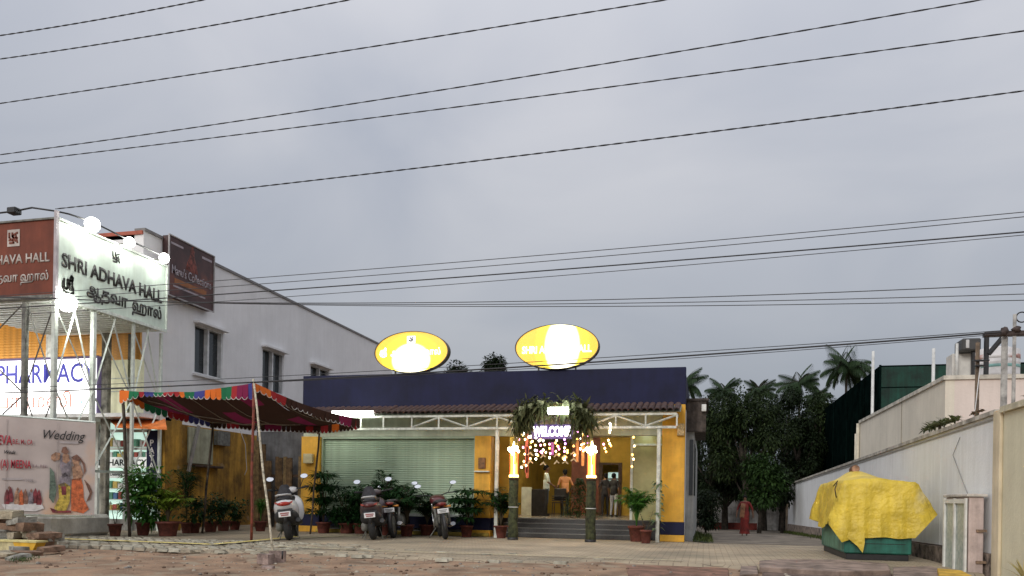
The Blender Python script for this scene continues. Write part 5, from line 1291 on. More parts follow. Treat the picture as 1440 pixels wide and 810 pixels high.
# ---------------------------------------------------------------- people
def skinbody(name, verts, edges, rad, mats, sub=2):
    me = bpy.data.meshes.new(name); me.from_pydata([tuple(v) for v in verts], edges, []); o = bpy.data.objects.new(name, me); COL.objects.link(o)
    md = o.modifiers.new('s', 'SKIN'); md.use_smooth_shade = True
    for i, sv in enumerate(me.skin_vertices[0].data):
        r = rad[i]; sv.radius = r if hasattr(r, '__len__') else (r, r); sv.use_root = (i == 0)
    ss = o.modifiers.new('u', 'SUBSURF'); ss.levels = sub; ss.render_levels = sub
    dg = bpy.context.evaluated_depsgraph_get(); dg.update()
    m2 = bpy.data.meshes.new_from_object(o.evaluated_get(dg)); bpy.data.objects.remove(o); m2.materials.clear()
    for q in mats: m2.materials.append(q)
    for p in m2.polygons: p.use_smooth = True
    return m2
def person(label, u, v, z, yd, H, face, shirt, trouser, pose, group=None, hair=True, sleeve=.62, dark=None):
    p = onY(u, v, yd)
    t = thing('person', label, 'person', (p.x, yd, z), group, rz=face)
    k = H / 1.70
    V = lambda x, y, zz: Vector((x * k, y * k, zz * k))
    vs, ed, rd = [], [], []
    def a(pt, r, par=None):
        vs.append(V(*pt)); rd.append((r[0] * k, r[1] * k) if hasattr(r, '__len__') else r * k)
        if par is not None: ed.append((par, len(vs) - 1))
        return len(vs) - 1
    pelvis = a((0, 0, .93), (.15, .10)); w = a((0, .01, 1.08), (.135, .095), pelvis); ch = a((0, .01, 1.26), (.16, .105), w); sh_ = a((0, 0, 1.38), (.13, .085), ch)
    nk = a((0, .0, 1.46), .052, sh_); hd = a((0, .02, 1.54), (.066, .080), nk); h2 = a((0, .018, 1.61), (.074, .092), hd); h3 = a((0, .01, 1.665), (.055, .07), h2)
    arms = pose.get('arms', {}); legs = pose.get('legs', {})
    reg = {}
    for s in (-1, 1):
        el, wr = arms.get(s, ((.25, -.02, 1.12), (.27, .06, .88)))
        so1 = a((s * .165, 0, 1.38), .058, sh_); e1 = a((s * el[0], el[1], el[2]), .042, so1); w1 = a((s * wr[0], wr[1], wr[2]), .027, e1)
        d = (Vector(wr) - Vector(el)).normalized(); d = Vector((s * d.x, d.y, d.z)); wv = Vector((s * wr[0], wr[1], wr[2]))
        pm = wv + d * .075; pi_ = a(tuple(pm), (.036, .018), w1)
        side = d.cross(Vector((s, 0, .01))).normalized()
        if side.length < .5: side = Vector((0, 1, 0))
        if side.y < 0: side = -side
        inward = Vector((-s, 0, 0)); inward = (inward - d * inward.dot(d)).normalized()
        for f, (o, L) in enumerate(((.028, .062), (.010, .074), (-.009, .068), (-.027, .054))):
            b0 = a(tuple(pm + d * .028 + side * o), .0095, pi_); b1 = a(tuple(pm + d * (.028 + L * .55) + side * o * 1.15 + inward * .010), .0085, b0); a(tuple(pm + d * (.026 + L) + side * o * 1.15 + inward * .030), .007, b1)
        tb = a(tuple(wv + d * .045 + side * .030 + inward * .01), .012, pi_); a(tuple(wv + d * .085 + side * .052 + inward * .018), .009, tb)
        kn, an = legs.get(s, ((.10, .02, .50), (.11, -.02, .09)))
        hp = a((s * .095, 0, .87), .092, pelvis); k1 = a((s * kn[0], kn[1], kn[2]), .060, hp); a1 = a((s * an[0], an[1], an[2]), .040, k1)
        hl = a((s * an[0], an[1] - .02, an[2] - .05), .036, a1); a((s * an[0] * 1.1, an[1] + .15, an[2] - .062), (.036, .022), hl)
    me = skinbody('body', vs, ed, rd, [skin, shirt, trouser, black], 2)
    for f in me.polygons:
        c = f.center / k
        d_arm = abs(c.x) > .19 or (abs(c.x) > .14 and c.z > 1.3)
        if c.z < .075: f.material_index = 3
        elif c.y > .125 and .8 < c.z < 1.3: f.material_index = 0
        elif c.z < .92 and abs(c.x) < .2 and not (abs(c.x) > .17 and c.z > .72 and True): f.material_index = 2
        elif c.z > 1.435: f.material_index = 0
        elif c.z > sleeve + .52 or (abs(c.x) < .19 and c.z > .85): f.material_index = 1
        else: f.material_index = 0
    # arms below the sleeve are skin
    o = bpy.data.objects.new('body', me); COL.objects.link(o); o.parent = t
    sk = 0
    fe = MB(); fe.path([V(0, .105, 1.585), V(0, .128, 1.555), V(0, .10, 1.545)], [.008 * k, .014 * k, .010 * k], 6)
    for s in (-1, 1):
        fe.ell(V(s * .076, .01, 1.57), (.012 * k, .02 * k, .03 * k), 7, 5)
    fe.path([V(-.022, .098, 1.515), V(0, .104, 1.513), V(.022, .098, 1.515)], .007 * k, 5)
    fe.build('face', skin, t, local=True)
    ey = MB()
    for s in (-1, 1): ey.ell(V(s * .028, .098, 1.590), (.010 * k, .006 * k, .006 * k), 7, 5)
    ey.build('eyes', black, t, local=True)
    hm = MB(); hm.ell(V(0, -.012, 1.632), (.088 * k, .102 * k, .082 * k), 14, 9, .05)
    hm.ell(V(0, -.05, 1.585), (.076 * k, .065 * k, .075 * k), 12, 8, .05); hm.build('hair', hairm, t, local=True)
    # shirt hem skirt so the shirt hangs over the trousers
    MB().lathe([(.150 * k, .84 * k), (.158 * k, .93 * k), (.142 * k, 1.06 * k), (.150 * k, 1.2 * k)], n=18, sy=.72).build('shirt_hem', shirt, t, local=True)
    return t
tee = M('white_tshirt', (.62, .70, .68), .85, .06, 6, .2); jean = M('blue_jeans', (.09, .14, .20), .85, .2, 12, .3)
osh = M('orange_shirt', (.62, .28, .12), .85, .1, 6, .2); dtr = M('dark_trousers', (.025, .022, .022), .85, .2, 12, .2)
dk = M('dark_clothes', (.020, .018, .020), .85, .2, 8, .2); pal = M('pale_trousers', (.45, .47, .55), .85, .1, 8, .2)
person('man in white T-shirt and blue jeans standing side on inside the entrance', 768, 700, .5, 25.2, 1.66, R(-80), tee, jean, {'arms': {-1: ((.20, .10, 1.12), (.10, .22, 1.02)), 1: ((.22, .06, 1.12), (.12, .22, 1.02))}})
person('man in orange shirt and dark trousers with his back turned inside the entrance', 794, 700, .5, 25.3, 1.52, R(20), osh, dtr, {'arms': {1: ((.30, .0, 1.12), (.20, .10, .92))}})
person('person in dark clothes left of the lit window by the right lantern', 851, 700, .5, 26.6, 1.45, R(30), dk, dk, {'arms': {-1: ((.27, .02, 1.13), (.20, .15, 1.0))}})
person('person in dark top and pale trousers right of the lit window', 863, 700, .5, 25.6, 1.42, R(-30), dk, pal, {})
# woman in a red saree walking in the lane
def saree_lady():
    p = onY(1047, 752, 31.5); z = gz(p.x, p.y)
    red = M('red_saree_silk', (.20, .016, .012), .8, .3, 5, .2, spot=(3, .55, (.08, .03, .015))); bl = M('dark_blouse', (.16, .012, .012), .8)
    t = thing('person', 'woman in a long red saree walking down the lane under the trees', 'person', (p.x, p.y, z), None, rz=R(175))
    vs = []; ed = []; rd = []
    def a(pt, r, par=None):
        vs.append(Vector(pt)); rd.append(r)
        if par is not None: ed.append((par, len(vs) - 1))
        return len(vs) - 1
    pe = a((0, 0, .88), (.15, .11)); w = a((0, 0, 1.0), (.13, .09), pe); c = a((0, .01, 1.18), (.15, .10), w); s0 = a((0, 0, 1.28), (.12, .08), c); n = a((0, 0, 1.36), .045, s0); h = a((0, .01, 1.44), (.062, .075), n); a((0, .005, 1.54), (.058, .07), h)
    for s in (-1, 1):
        x = a((s * .16, 0, 1.28), .055, s0); e_ = a((s * .27, -.03, 1.05), .045, x); wv = a((s * .30, .05 * s, .84), .028, e_); pm = a((s * .305, .07 * s, .76), (.03, .018), wv)
        for o in (-.02, -.006, .008, .022): a((s * .305, .08 * s + o, .69), .007, pm)
        a((s * .285, .08 * s + .03, .73), .008, pm)
        hp = a((s * .08, 0, .8), .09, pe); k_ = a((s * .08, .05 * s, .45), .055, hp); an = a((s * .08, .09 * s, .08), .035, k_); a((s * .08, .09 * s + .12, .03), (.033, .02), an)
    me = skinbody('body', vs, ed, rd, [skin, bl], 2)
    for f in me.polygons:
        cc_ = f.center; f.material_index = 1 if (1.0 < cc_.z < 1.33) else 0
    o = bpy.data.objects.new('body', me); COL.objects.link(o); o.parent = t
    mb = MB(); mb.smooth = True; n_ = 28; rows = [(.0, .07), (.06, .25), (.05, .2), (.02, .6), (.03, .9)]
    prof = [(.09, .20, .18), (.2, .175, .16), (.4, .16, .15), (.6, .165, .145), (.8, .18, .14), (.9, .16, .125), (1.0, .128, .10), (1.14, .145, .118), (1.24, .13, .10), (1.31, .07, .06)]
    for (zz, rx, ry) in prof:
        for k in range(n_):
            an = 2 * PI * k / n_; pl = 1 + .05 * math.sin(an * 9 + zz * 2) * max(0, 1 - zz); mb.v.append(Vector((rx * pl * math.cos(an), ry * pl * math.sin(an), zz)))
    for i in range(len(prof) - 1):
        for k in range(n_): k2 = (k + 1) % n_; mb._f((i * n_ + k, i * n_ + k2, (i + 1) * n_ + k2, (i + 1) * n_ + k), True)
    mb.build('saree', red, t, local=True)
    mb = MB(); vs = []
    for j in range(13):
        q = j / 12; zc = 1.33 - .62 * q
        for i in range(6): vs.append((.15 - .02 * q + (-.05 + .03 * i) , .02 - .16 * math.sin(min(1, q * 3) * PI / 2) - .01 * math.sin(i * 2), zc + (.02 if i in (2, 3) else 0)))
    mb.add(vs, [(j * 6 + i, j * 6 + i + 1, (j + 1) * 6 + i + 1, (j + 1) * 6 + i) for j in range(12) for i in range(5)], True); mb.v = [Vector((q.x * 1.15 - .15 + (1.33 - q.z) * .12, -q.y + .012, q.z)) for q in mb.v]; mb.build('pallu', M('tan_pallu', (.26, .12, .06), .8, .3, 6, .2), t, local=True)
    MB().ell((0, -.015, 1.50), (.082, .09, .085), 12, 8).ell((0, -.10, 1.44), .045, 10, 6).build('hair', hairm, t, local=True)
    MB().path([(0, .085, 1.47), (0, .10, 1.44), (0, .08, 1.43)], [.007, .012, .008], 6).build('face', skin, t, local=True)
saree_lady()
# furniture inside the hall
rc = thing('reception_desk', 'white fronted desk with black top left inside the entrance', 'desk', (-5.4, 24.6, .5))
x0, x1 = onY(733, 703, 24.5).x, onY(747, 703, 24.5).x
MB().bev(x0, 24.5, .5, x1, 24.6, 1.42, .01).build('white_panel', M('lit_white_panel', (.7, .75, .68), .5), rc)  # plain white front of the desk
MB().bev(x1 + .003, 24.52, .5, onY(766, 703, 24.5).x, 25.0, 1.36, .01).build('counter', dk, rc)
ch_ = thing('plastic_chair', 'stack of black chairs between the two standing men', 'chair', (onY(786, 703, 24.9).x, 24.9, .5))
cxx = ch_.location.x; 
for k in range(4): MB().bev(cxx - .2, 24.7, .92 + .07 * k, cxx + .2, 25.1, .95 + .07 * k, .01).build('seat', black, ch_)
MB().bev(cxx - .2, 25.1, 1.0, cxx + .2, 25.14, 1.40, .02).build('backrest', black, ch_)
for sx in (-1, 1):
    for sy in (-1, 1): MB().tube((cxx + sx * .19, 24.9 + sy * .18, .5), (cxx + sx * .17, 24.9 + sy * .17, .93), .014).build('leg', black, ch_)
gb = thing('green_shrub', 'dark green cone of foliage beside the right lantern inside the entrance', 'plant', (onY(815, 703, 23.6).x, 23.6, .5))
fo = MB(); rnd = random.Random(8)
for i in range(1300):
    z = rnd.random() ** 1.4; r = .62 * (1 - z) * math.sqrt(rnd.random()) + .03; a_ = rnd.uniform(0, 6.3)
    leaf(fo, Vector((r * math.cos(a_), r * math.sin(a_) * .7, .05 + z * 1.15)), Vector((math.cos(a_), math.sin(a_), rnd.uniform(-.4, .5))), .10, .05, .6)
fo.build('foliage', gl[1], gb, local=True); MB().tube((0, 0, 0), (0, 0, .9), .03).build('stem', stemm, gb, local=True)
# ---------------------------------------------------------------- right-hand compound wall
RX = 4.25
cw = thing('compound_wall', 'long white compound wall with sloping coping along the lane', 'wall', (RX, 15.7, 0))
cY0 = onX(1402, 700, RX).y; CYF = 43.0
zt_ = lambda y: lerp(2.40, 1.98, max(0, min(1, (y - 15.7) / 28)))
zb_ = lambda y: lerp(.30, -.02, max(0, min(1, (y - 15.7) / 28)))
yy = cY0; i = 0; PL = 2.9
def wpanel(name, y0, y1, z0a, z0b, z1a, z1b, xA, xB, mt, par):
    return MB().add([(xA, y0, z0a), (xB, y0, z0a), (xB, y1, z0b), (xA, y1, z0b), (xA, y0, z1a), (xB, y0, z1a), (xB, y1, z1b), (xA, y1, z1b)],
                    [(0, 3, 2, 1), (4, 5, 6, 7), (0, 1, 5, 4), (2, 3, 7, 6), (0, 4, 7, 3), (1, 2, 6, 5)]).build(name, mt, par)
while yy < CYF:
    y1 = min(CYF, yy + PL)
    wpanel('panel', yy + .004, y1 - .004, zb_(yy), zb_(y1), zt_(yy), zt_(y1), RX + random.uniform(0, .006), RX + .2, sidew, cw)
    yy = y1
wpanel('coping', cY0, CYF, zt_(cY0) + .002, zt_(CYF) + .002, zt_(cY0) + .07, zt_(CYF) + .07, RX - .05, RX + .25, M('weathered_coping', (.55, .52, .46), .9, .25, 3, .4, streak=.3), cw)
wpanel('plinth', cY0, CYF, -.8, -.9, zb_(cY0) - .002, zb_(CYF) - .002, RX - .04, RX + .2, brownst, cw)
wpanel('drip_line', cY0, CYF, zt_(cY0) - .07, zt_(CYF) - .07, zt_(cY0) - .045, zt_(CYF) - .045, RX - .012, RX - .001, M('grey_joint', (.35, .34, .31), .9), cw)
MB().box(RX - .08, CYF, -.9, RX + .3, CYF + .3, 2.1).build('end_pier', M('brown_pier', (.25, .19, .13), .9, .3, 4, .3), cw)
cr_ = thing('cream_wall', 'cream painted wall section with a pilaster at the right edge', 'wall', (RX, 12, 0))
ya_ = cY0 - .003
MB().box(RX - .02, 3, -.4, RX + .2, ya_, 2.38).build('panel', cream, cr_)
MB().bev(RX - .07, ya_ - .28, -.4, RX - .021, ya_, 2.44, .01).build('pilaster', M('peach_cream', (.72, .62, .44), .85, .08, 2, .2, streak=.2), cr_)
MB().box(RX - .08, 3, 2.385, RX + .26, ya_ - .29, 2.47).build('coping', M('cream_coping', (.62, .57, .42), .9, .2, 3, .3), cr_)
# spiky plant at the cream wall's foot
sp_ = thing('spiky_plant', 'yellowish spiky leaves poking in at the right edge of the cream wall', 'plant', (RX - .35, 9.6, 0))
fo = MB(); rnd = random.Random(5)
p0 = onX(1441, 800, RX - .35); sp_.location = (p0.x, p0.y, p0.z - .25)
for k in range(26):
    a_ = rnd.uniform(0, 2 * PI); leaf(fo, Vector((0, 0, .1)), Vector((math.cos(a_), math.sin(a_), rnd.uniform(.6, 2.4))), rnd.uniform(.25, .52), .03, .5)
fo.build('foliage', leafmat('straw_leaf', (.35, .30, .12), (.5, .42, .2)), sp_, local=True)
MB().path([(0, 0, -.9), (0, 0, .12)], [.05, .04], 7).build('stem', stemm, sp_, local=True)
# meter cabinet
mc = thing('meter_cabinet', 'pinkish masonry cabinet with white lattice door against the wall', 'cabinet', (3.6, 11.6, 0))
cyF = 13.38; ccx0 = onY(1362, 760, cyF).x; ccx1 = RX - .075; cyB = onX(1330, 740, ccx0).y; ct = onY(1380, 699, cyF).z
MB().bev(ccx0, cyF, -.3, ccx1, cyB, ct, .012).build('body', M('pinkish_render', (.62, .50, .46), .9, .12, 4, .3, streak=.2), mc)
MB().bev(ccx0 - .04, cyF - .04, ct + .002, ccx1 + .04, cyB + .04, ct + .05, .01).build('lid', M('pale_lid', (.62, .58, .52), .9, .2, 4, .3), mc)
dr = MB().box(ccx0 - .02, cyF + .06, -.2, ccx0 - .004, cyB - .04, ct - .04).build('door', M('patterned_glass', (.22, .26, .23), .4, .6, 14, .1, col2=(.5, .52, .46)), mc)
f = MB(); ym = (cyF + cyB) / 2
for y in (cyF + .04, ym, cyB - .05): f.box(ccx0 - .05, y - .035, -.25, ccx0 - .022, y + .035, ct - .02)
f.box(ccx0 - .048, cyF + .04, ct - .10, ccx0 - .024, cyB - .05, ct - .03); f.box(ccx0 - .048, cyF + .04, -.16, ccx0 - .024, cyB - .05, -.10)
f.build('door_frame', M('white_door_frame', (.72, .72, .68), .5), dr)
for z_ in (.62, .14): MB().box(ccx0 + .10, cyF - .04, z_, ccx0 + .24, cyF - .002, z_ + .04).build('ledge', M('rust_ledge', (.30, .20, .13), .9, .3, 8, .3), mc)
mb = MB().path([onX(1350, 615, RX - .01), onX(1340, 640, RX - .012), onX(1352, 672, RX - .012), onX(1362, 698, RX - .012)], .007, 4); tag(mb.build('wall_cable', M('grey_cable', (.3, .3, .3), .8)), 'thin cable running down the white compound wall to the cabinet', 'cable')
# kerb and slabs in the foreground right
slab = M('worn_stone_slab', (.27, .20, .165), .95, .3, 3, .5)
def slabq(pts, z0, z1, label, mt=slab, name='stone_slab'):
    P_ = [onZ(u, v, z1) for u, v in pts]; c = sum(P_, Vector()) / len(P_); n = len(P_)
    vs = []
    for zz, g in ((z0, 0), (z1 - .012, 0), (z1, .02)):
        for i in range(n):
            q = P_[i]; d = (c - q).normalized() * g; vs.append((q.x + d.x, q.y + d.y, zz))
    mb = MB(); mb.add(vs, [tuple(range(2 * n, 3 * n))] + [(j * n + i, j * n + (i + 1) % n, (j + 1) * n + (i + 1) % n, (j + 1) * n + i) for j in range(2) for i in range(n)])
    return tag(mb.build(name, mt, at=(c.x, c.y, 0)), label, 'slab', 'slabs along the road edge')
slabq([(1068, 788), (1105, 786), (1180, 787), (1248, 792), (1252, 801), (1180, 803), (1068, 797)], -.2, .045, 'long worn stone slab before the covered generator')
slabq([(1042, 796), (1064, 795), (1066, 806), (1040, 808)], -.2, .0, 'small brown slab left of the long stone slab')
slabq([(1256, 797), (1310, 796), (1326, 801), (1322, 812), (1256, 814)], -.2, .04, 'brown slab right of the long stone slab')
slabq([(1318, 799), (1352, 802), (1372, 812), (1322, 814)], -.2, .10, 'yellow painted kerb stone below the cabinet', M('yellow_kerb_paint', (.62, .38, .04), .85, .25, 6, .3), 'kerb_stone')
slabq([(880, 795), (960, 796), (1024, 799), (1026, 812), (950, 815), (884, 812)], -.2, -.03, 'broken reddish road edge patch left of the slabs', M('reddish_broken_edge', (.24, .125, .085), .95, .3, 3, .7))
slabq([(1072, 804), (1180, 808), (1255, 806), (1255, 818), (1072, 818)], -.2, -.03, 'lower dark step in front of the long stone slab', M('dark_slab', (.15, .10, .08), .95, .3, 3, .5))

# ---------------------------------------------------------------- generator under a yellow tarpaulin
GX0, GX1, GY0, GY1 = 2.52, 3.66, 15.45, 18.3
ge = thing('generator', 'green generator box standing on the ground by the white wall', 'generator', ((GX0 + GX1) / 2, GY0, 0))
gg = M('green_enamel', (.02, .16, .12), .45, .2, 3, .05, streak=.3); gg2 = M('pale_green_panel2', (.12, .28, .19), .5, .3, 3, .05, streak=.3)
MB().bev(GX0, GY0, .12, GX1, GY1, 1.36, .02).build('body', gg, ge)
MB().box(GX0 - .005, GY0 + .25, .16, GX0 - .001, GY1 - .2, .6).build('side_panel', gg2, ge)
MB().bev(GX0 + .04, GY0 + .04, 0, GX1 - .04, GY1 - .04, .118, .01).build('skid_base', black, ge)
MB().box(GX1 - .30, GY0 - .012, .42, GX1 - .18, GY0 - .001, .56).build('latch_panel', black, ge)
MB().box(GX0 + .1, GY0 - .006, .30, GX1 - .1, GY0 - .001, .31).build('seam', black, ge)
ex = onY(1200, 660, GY0 + 1.2)
MB().tube((ex.x, GY0 + 1.25, 1.2), (ex.x, GY0 + 1.25, ex.z - .02), .05).path([(ex.x, GY0 + 1.25, ex.z - .02), (ex.x, GY0 + 1.15, ex.z), (ex.x, GY0 + .95, ex.z)], .075, 14, False).build('exhaust_pipe', M('rusty_pipe', (.12, .06, .04), .8, .3, 9, .3), ge)
MB().tube((ex.x, GY0 + .965, ex.z), (ex.x, GY0 + .96, ex.z), .074, n=14).build('exhaust_cap', M('rusty_cap', (.42, .24, .16), .8, .3, 9, .2), ge)
# tarp: heights over a grid, draped
mb = MB(); mb.smooth = True
def tarp_top(x, y):
    fx = (x - GX0) / (GX1 - GX0); fy = (y - GY0) / (GY1 - GY0)
    z = 1.43 + .05 * math.exp(-((fx - .4) / .5) ** 2)
    z += (ex.z - .06 - 1.45) * math.exp(-(((x - ex.x) / (.26 if x < ex.x else .46)) ** 2 + ((y - GY0 - 1.2) / .75) ** 2))
    return z + .02 * noise.noise(Vector((x * 4, y * 4, 1)))
nseg = 26; mseg = 34
ring = []
def dropz(x, side, t):        # hem height by side
    if side == 'f': return .50 + .035 * math.sin(t * 9) - (.30 if t < .17 else 0) * (1 - abs(t - .085) / .085) * 1 if t < .17 else .50 + .012 * math.sin(t * 14)
    if side == 'r': return .75 + .1 * math.sin(t * 5)
    if side == 'l': return .52 + .30 * math.sin(PI * min(1, t * 1.3)) + .1 * t
    return .6
N1 = 30; N2 = 34; ND = 12
top = {}
vs = []; idx = {}
def addv(k, p):
    idx[k] = len(vs); vs.append(p)
for j in range(N2 + 1):
    for i in range(N1 + 1):
        x = lerp(GX0 - .03, GX1 + .03, i / N1); y = lerp(GY0 - .03, GY1 + .03, j / N2)
        addv(('t', i, j), Vector((x, y, tarp_top(x, y))))
fs = [(idx['t', i, j], idx['t', i + 1, j], idx['t', i + 1, j + 1], idx['t', i, j + 1]) for j in range(N2) for i in range(N1)]
per = [('f', i, 0, i / N1) for i in range(N1)] + [('r', N1, j, j / N2) for j in range(N2)] + [('b', N1 - i, N2, i / N1) for i in range(N1)] + [('l', 0, N2 - j, 1 - j / N2) for j in range(N2)]
np_ = len(per)
def rimdrop(k, q):
    side, i, j, t = per[k]; p = vs[idx['t', i, j]]
    out = {'f': Vector((0, -1, 0)), 'r': Vector((1, 0, 0)), 'b': Vector((0, 1, 0)), 'l': Vector((-1, 0, 0))}[side]
    corner = 0
    if side in 'fb' : corner = min(1, max(0, 1 - min(t, 1 - t) / .14))
    else: corner = min(1, max(0, 1 - min(t, 1 - t) / .07))
    near = 1 if side == 'f' else (1 if t < .5 else .4)
    ox = 0
    if side == 'f': cx_ = 1 if t > .5 else -1; diag = Vector((cx_ * .10, -.15, 0))
    elif side == 'r': diag = Vector((.66, -.15 if t < .5 else .3, 0))
    elif side == 'l': diag = Vector((-.70, -.15 if t < .5 else .3, 0))
    else: diag = out
    if side == 'f': hem = .42 + .012 * math.sin(t * 14) - .10 * max(0, 1 - t / .25)
    elif side == 'r': hem = .80 - .12 * t + .05 * math.sin(t * 8) 
    elif side == 'l': hem = .62 + .10 * math.sin(t * 7)
    else: hem = .6
    if corner > 0 and side == 'r' and t < .1: hem = lerp(hem, .86, corner)
    if corner > 0 and side == 'f' and t > .5: hem = lerp(hem, .43, corner)
    d = out * (.02 + (.04 if side == 'f' else .08) * q) + diag * corner * .36 * q ** .8 * near
    f = (.022 * math.sin(k * .8 + q * 2) + .014 * math.sin(k * 1.9 - q * 3)) * q + .035 * noise.noise(Vector((p.x * 3 + p.y * 3, q * 3, 4))) + .012 * noise.noise(Vector((p.x * 9 + p.y * 9, q * 8, 4)))
    z = lerp(p.z, hem, q)
    return Vector((p.x, p.y, z)) + d + out * f
for q in range(1, ND + 1):
    for k in range(np_): addv(('d', k, q), rimdrop(k, q / ND))
for q in range(ND):
    for k in range(np_):
        k2 = (k + 1) % np_
        A_ = idx['d', k, q] if q else idx['t', per[k][1], per[k][2]]; B_ = idx['d', k2, q] if q else idx['t', per[k2][1], per[k2][2]]
        fs.append((A_, B_, idx['d', k2, q + 1], idx['d', k, q + 1]))
mb.add(vs, fs, True)
tm_ = M('yellow_tarpaulin', (.74, .54, .055), .5, .14, 2.2, .9, bscale=14, streak=.08, spot=(1.2, .64, (.62, .50, .20)))
tp_ = thing('yellow_tarpaulin', 'creased yellow tarpaulin draped over the green generator', 'tarpaulin', (GX0, GY0, 1))
mb.build('sheet', tm_, tp_)
# hanging corner flap at the front left
a_ = Vector((GX0 + .02, GY0 - .10, .52)); MB().add([a_ + Vector((-.12, -.02, 0)), a_ + Vector((.30, -.03, -.01)), a_ + Vector((.27, -.05, -.38)), a_ + Vector((.18, -.04, -.26)), a_ + Vector((.30, -.06, -.2))], [(0, 1, 4, 3), (3, 4, 2)]).build('corner_flap', tm_, tp_)
tag(MB().path([onY(1172, 684, GY0 - .1), onY(1178, 676, GY0 - .14), onY(1174, 688, GY0 - .14), onY(1176, 700, GY0 - .12)], .012, 5).build('dark_twig', stemm), 'dark twig caught on the left shoulder of the yellow tarpaulin', 'twig')

# ---------------------------------------------------------------- house behind the wall
HX, HY = 5.5, 20.4
hs = thing('tan_house', 'flat roofed tan house rising behind the compound wall', 'house', (HX, HY, 0))
J = lambda name, mb, mt, par=None: mb.build(name, mt, par or hs)
J('side_wall', MB().box(HX, HY, 0, HX + .2, 30.8, 4.0), tanw)
J('front_wall', MB().box(HX + .2, HY + .002, 0, 14, HY + .2, 4.0), pinkw)
J('roof', MB().box(HX - .05, HY - .05, 4.003, 14, 30.8, 4.10), M('roof_edge_pale', (.60, .56, .48), .9, .2, 3, .3))
J('groove', MB().box(HX - .012, 24.55, 0, HX - .001, 24.6, 4.0), M('groove_grey', (.32, .28, .22), .9))
J('back_wall', MB().box(HX + .2, 30.6, 0, 14, 30.8, 4.0), tanw)
for i, y in enumerate((30.85, 31.15)): J('pipe', MB().tube((HX - .06, y, 0), (HX - .06, y, 4.0 - .35 * i), .06), M('cream_pipe', (.62, .56, .44), .6))
rb = lambda u0, u1, v0, y, depth=1.0: (onY(u0, 510, y).x, y, onY(u1, 510, y).x, y + depth)
x0, y0_, x1, y1_ = rb(1339, 1369, 0, 21.0); 
J('rooftop_block', MB().bev(x0, 21.0, 4.1, x1, 21.5, onY(1350, 497, 21).z, .01), M('white_block', (.62, .60, .56), .85, .1, 3, .2))
tk = thing('water_tank', 'white banded rooftop water tank at the right edge', 'tank', (onY(1428, 500, 21.3).x, 22.6, 4.1))
tr = (onY(1462, 500, 21.3).x - onY(1393, 500, 21.3).x) / 2; th = onY(1428, 480, 21.3).z - 4.1
MB().lathe([(tr * .97, 0), (tr, .05), (tr, th * .3), (tr * 1.02, th * .32), (tr, th * .34), (tr, th * .62), (tr * 1.02, th * .64), (tr, th * .66), (tr, th), (tr * .5, th * 1.1), (.001, th * 1.12)], n=32).build('shell', M('white_tank', (.62, .60, .60), .6, .08, 4, .05), tk, local=True)
MB().lathe([(tr + .004, th * .50), (tr + .006, th * .58)], n=32).build('teal_band', M('teal_band', (.20, .38, .36), .6), tk, local=True)
MB().lathe([(tr + .004, th * .74), (tr + .006, th * .86)], n=32).build('red_band', M('faded_red_band', (.55, .30, .26), .6, .3, 5, 0, spot=(2.5, .48, (.62, .60, .60))), tk, local=True)
# dark steel frame and cooler on the roof
gf = thing('roof_frame', 'dark steel frame with a cooler unit on the tan house roof', 'frame', (onY(1380, 500, 20.7).x, 20.7, 4.1))
fy = 20.75
for u0, u1, vt in ((1367, 1371.5, 484), (1385, 1391, 470)): 
    a_, b_ = onY(u0, 500, fy), onY(u1, 500, fy); MB().bev(a_.x, fy, 4.1, b_.x, fy + .1, onY(u0, vt, fy).z, .01).build('post', black, gf)
a_, b_ = onY(1384, 470, fy), onY(1450, 473, fy); MB().box(a_.x, fy - .02, a_.z - .06, b_.x, fy + .12, a_.z + .04).build('beam', black, gf)
br_ = MB(); bar(br_, onY(1390, 498, fy), onY(1414, 470, fy), .05); br_.build('brace', black, gf)
a_, b_ = onY(1351, 494, fy), onY(1378, 476, fy); MB().bev(a_.x, fy - .1, a_.z, b_.x, fy + .5, b_.z, .03).build('cooler_box', M('dark_cooler', (.05, .05, .05), .5), gf)
a_, b_ = onY(1356, 491, fy), onY(1361, 479, fy); MB().bev(a_.x, fy - .13, a_.z, b_.x, fy - .103, b_.z, .01).build('louvre', M('pale_louvre', (.5, .5, .5), .5), gf)
# poles
def upole(u, v0, y, z0, r, mt, label, name='utility_pole', r2=None):
    t_ = onY(u, v0, y); t = thing(name, label, 'pole', (t_.x, y, z0))
    MB().tube((0, 0, 0), (0, 0, t_.z - z0), r, r2 or r * .85, 10).build('shaft', mt, t, local=True); return t
greyp = M('weathered_pole', (.40, .38, .35), .85, .25, 6, .3); brnp = M('brown_pole', (.17, .12, .08), .85, .3, 6, .3); whp = M('white_pipe', (.62, .62, .60), .6)
up1 = upole(1413, 466, 15.2, 0, .060, greyp, 'thicker whitish utility pole carrying the cable bundle at the right edge')
up2 = upole(1427, 442, 15.6, 0, .035, greyp, 'thin whitish pole right of the utility pole, reaching higher')
up3 = upole(1375, 482, 15.6, 0, .042, brnp, 'thin brown pole left of the utility pole with small fittings')
tp = onY(1413, 466, 15.2); o_ = MB().bev(tp.x - .35, 15.05, tp.z - .10, tp.x + .4, 15.13, tp.z - .02, .01).ell((tp.x - .05, 15.08, tp.z - .03), (.09, .07, .07), 8, 6, .3).ell((tp.x + .13, 15.05, tp.z + .0), (.07, .06, .05), 8, 6, .3).build('cross_arm', M('rusty_dark', (.07, .05, .045), .8, .3, 9, .3), up1)
tp = onY(1437, 446, 15.6); MB().torus((tp.x, 15.6, tp.z), .09, .012, 'y', 18, 6).build('wire_coil', black, up2)
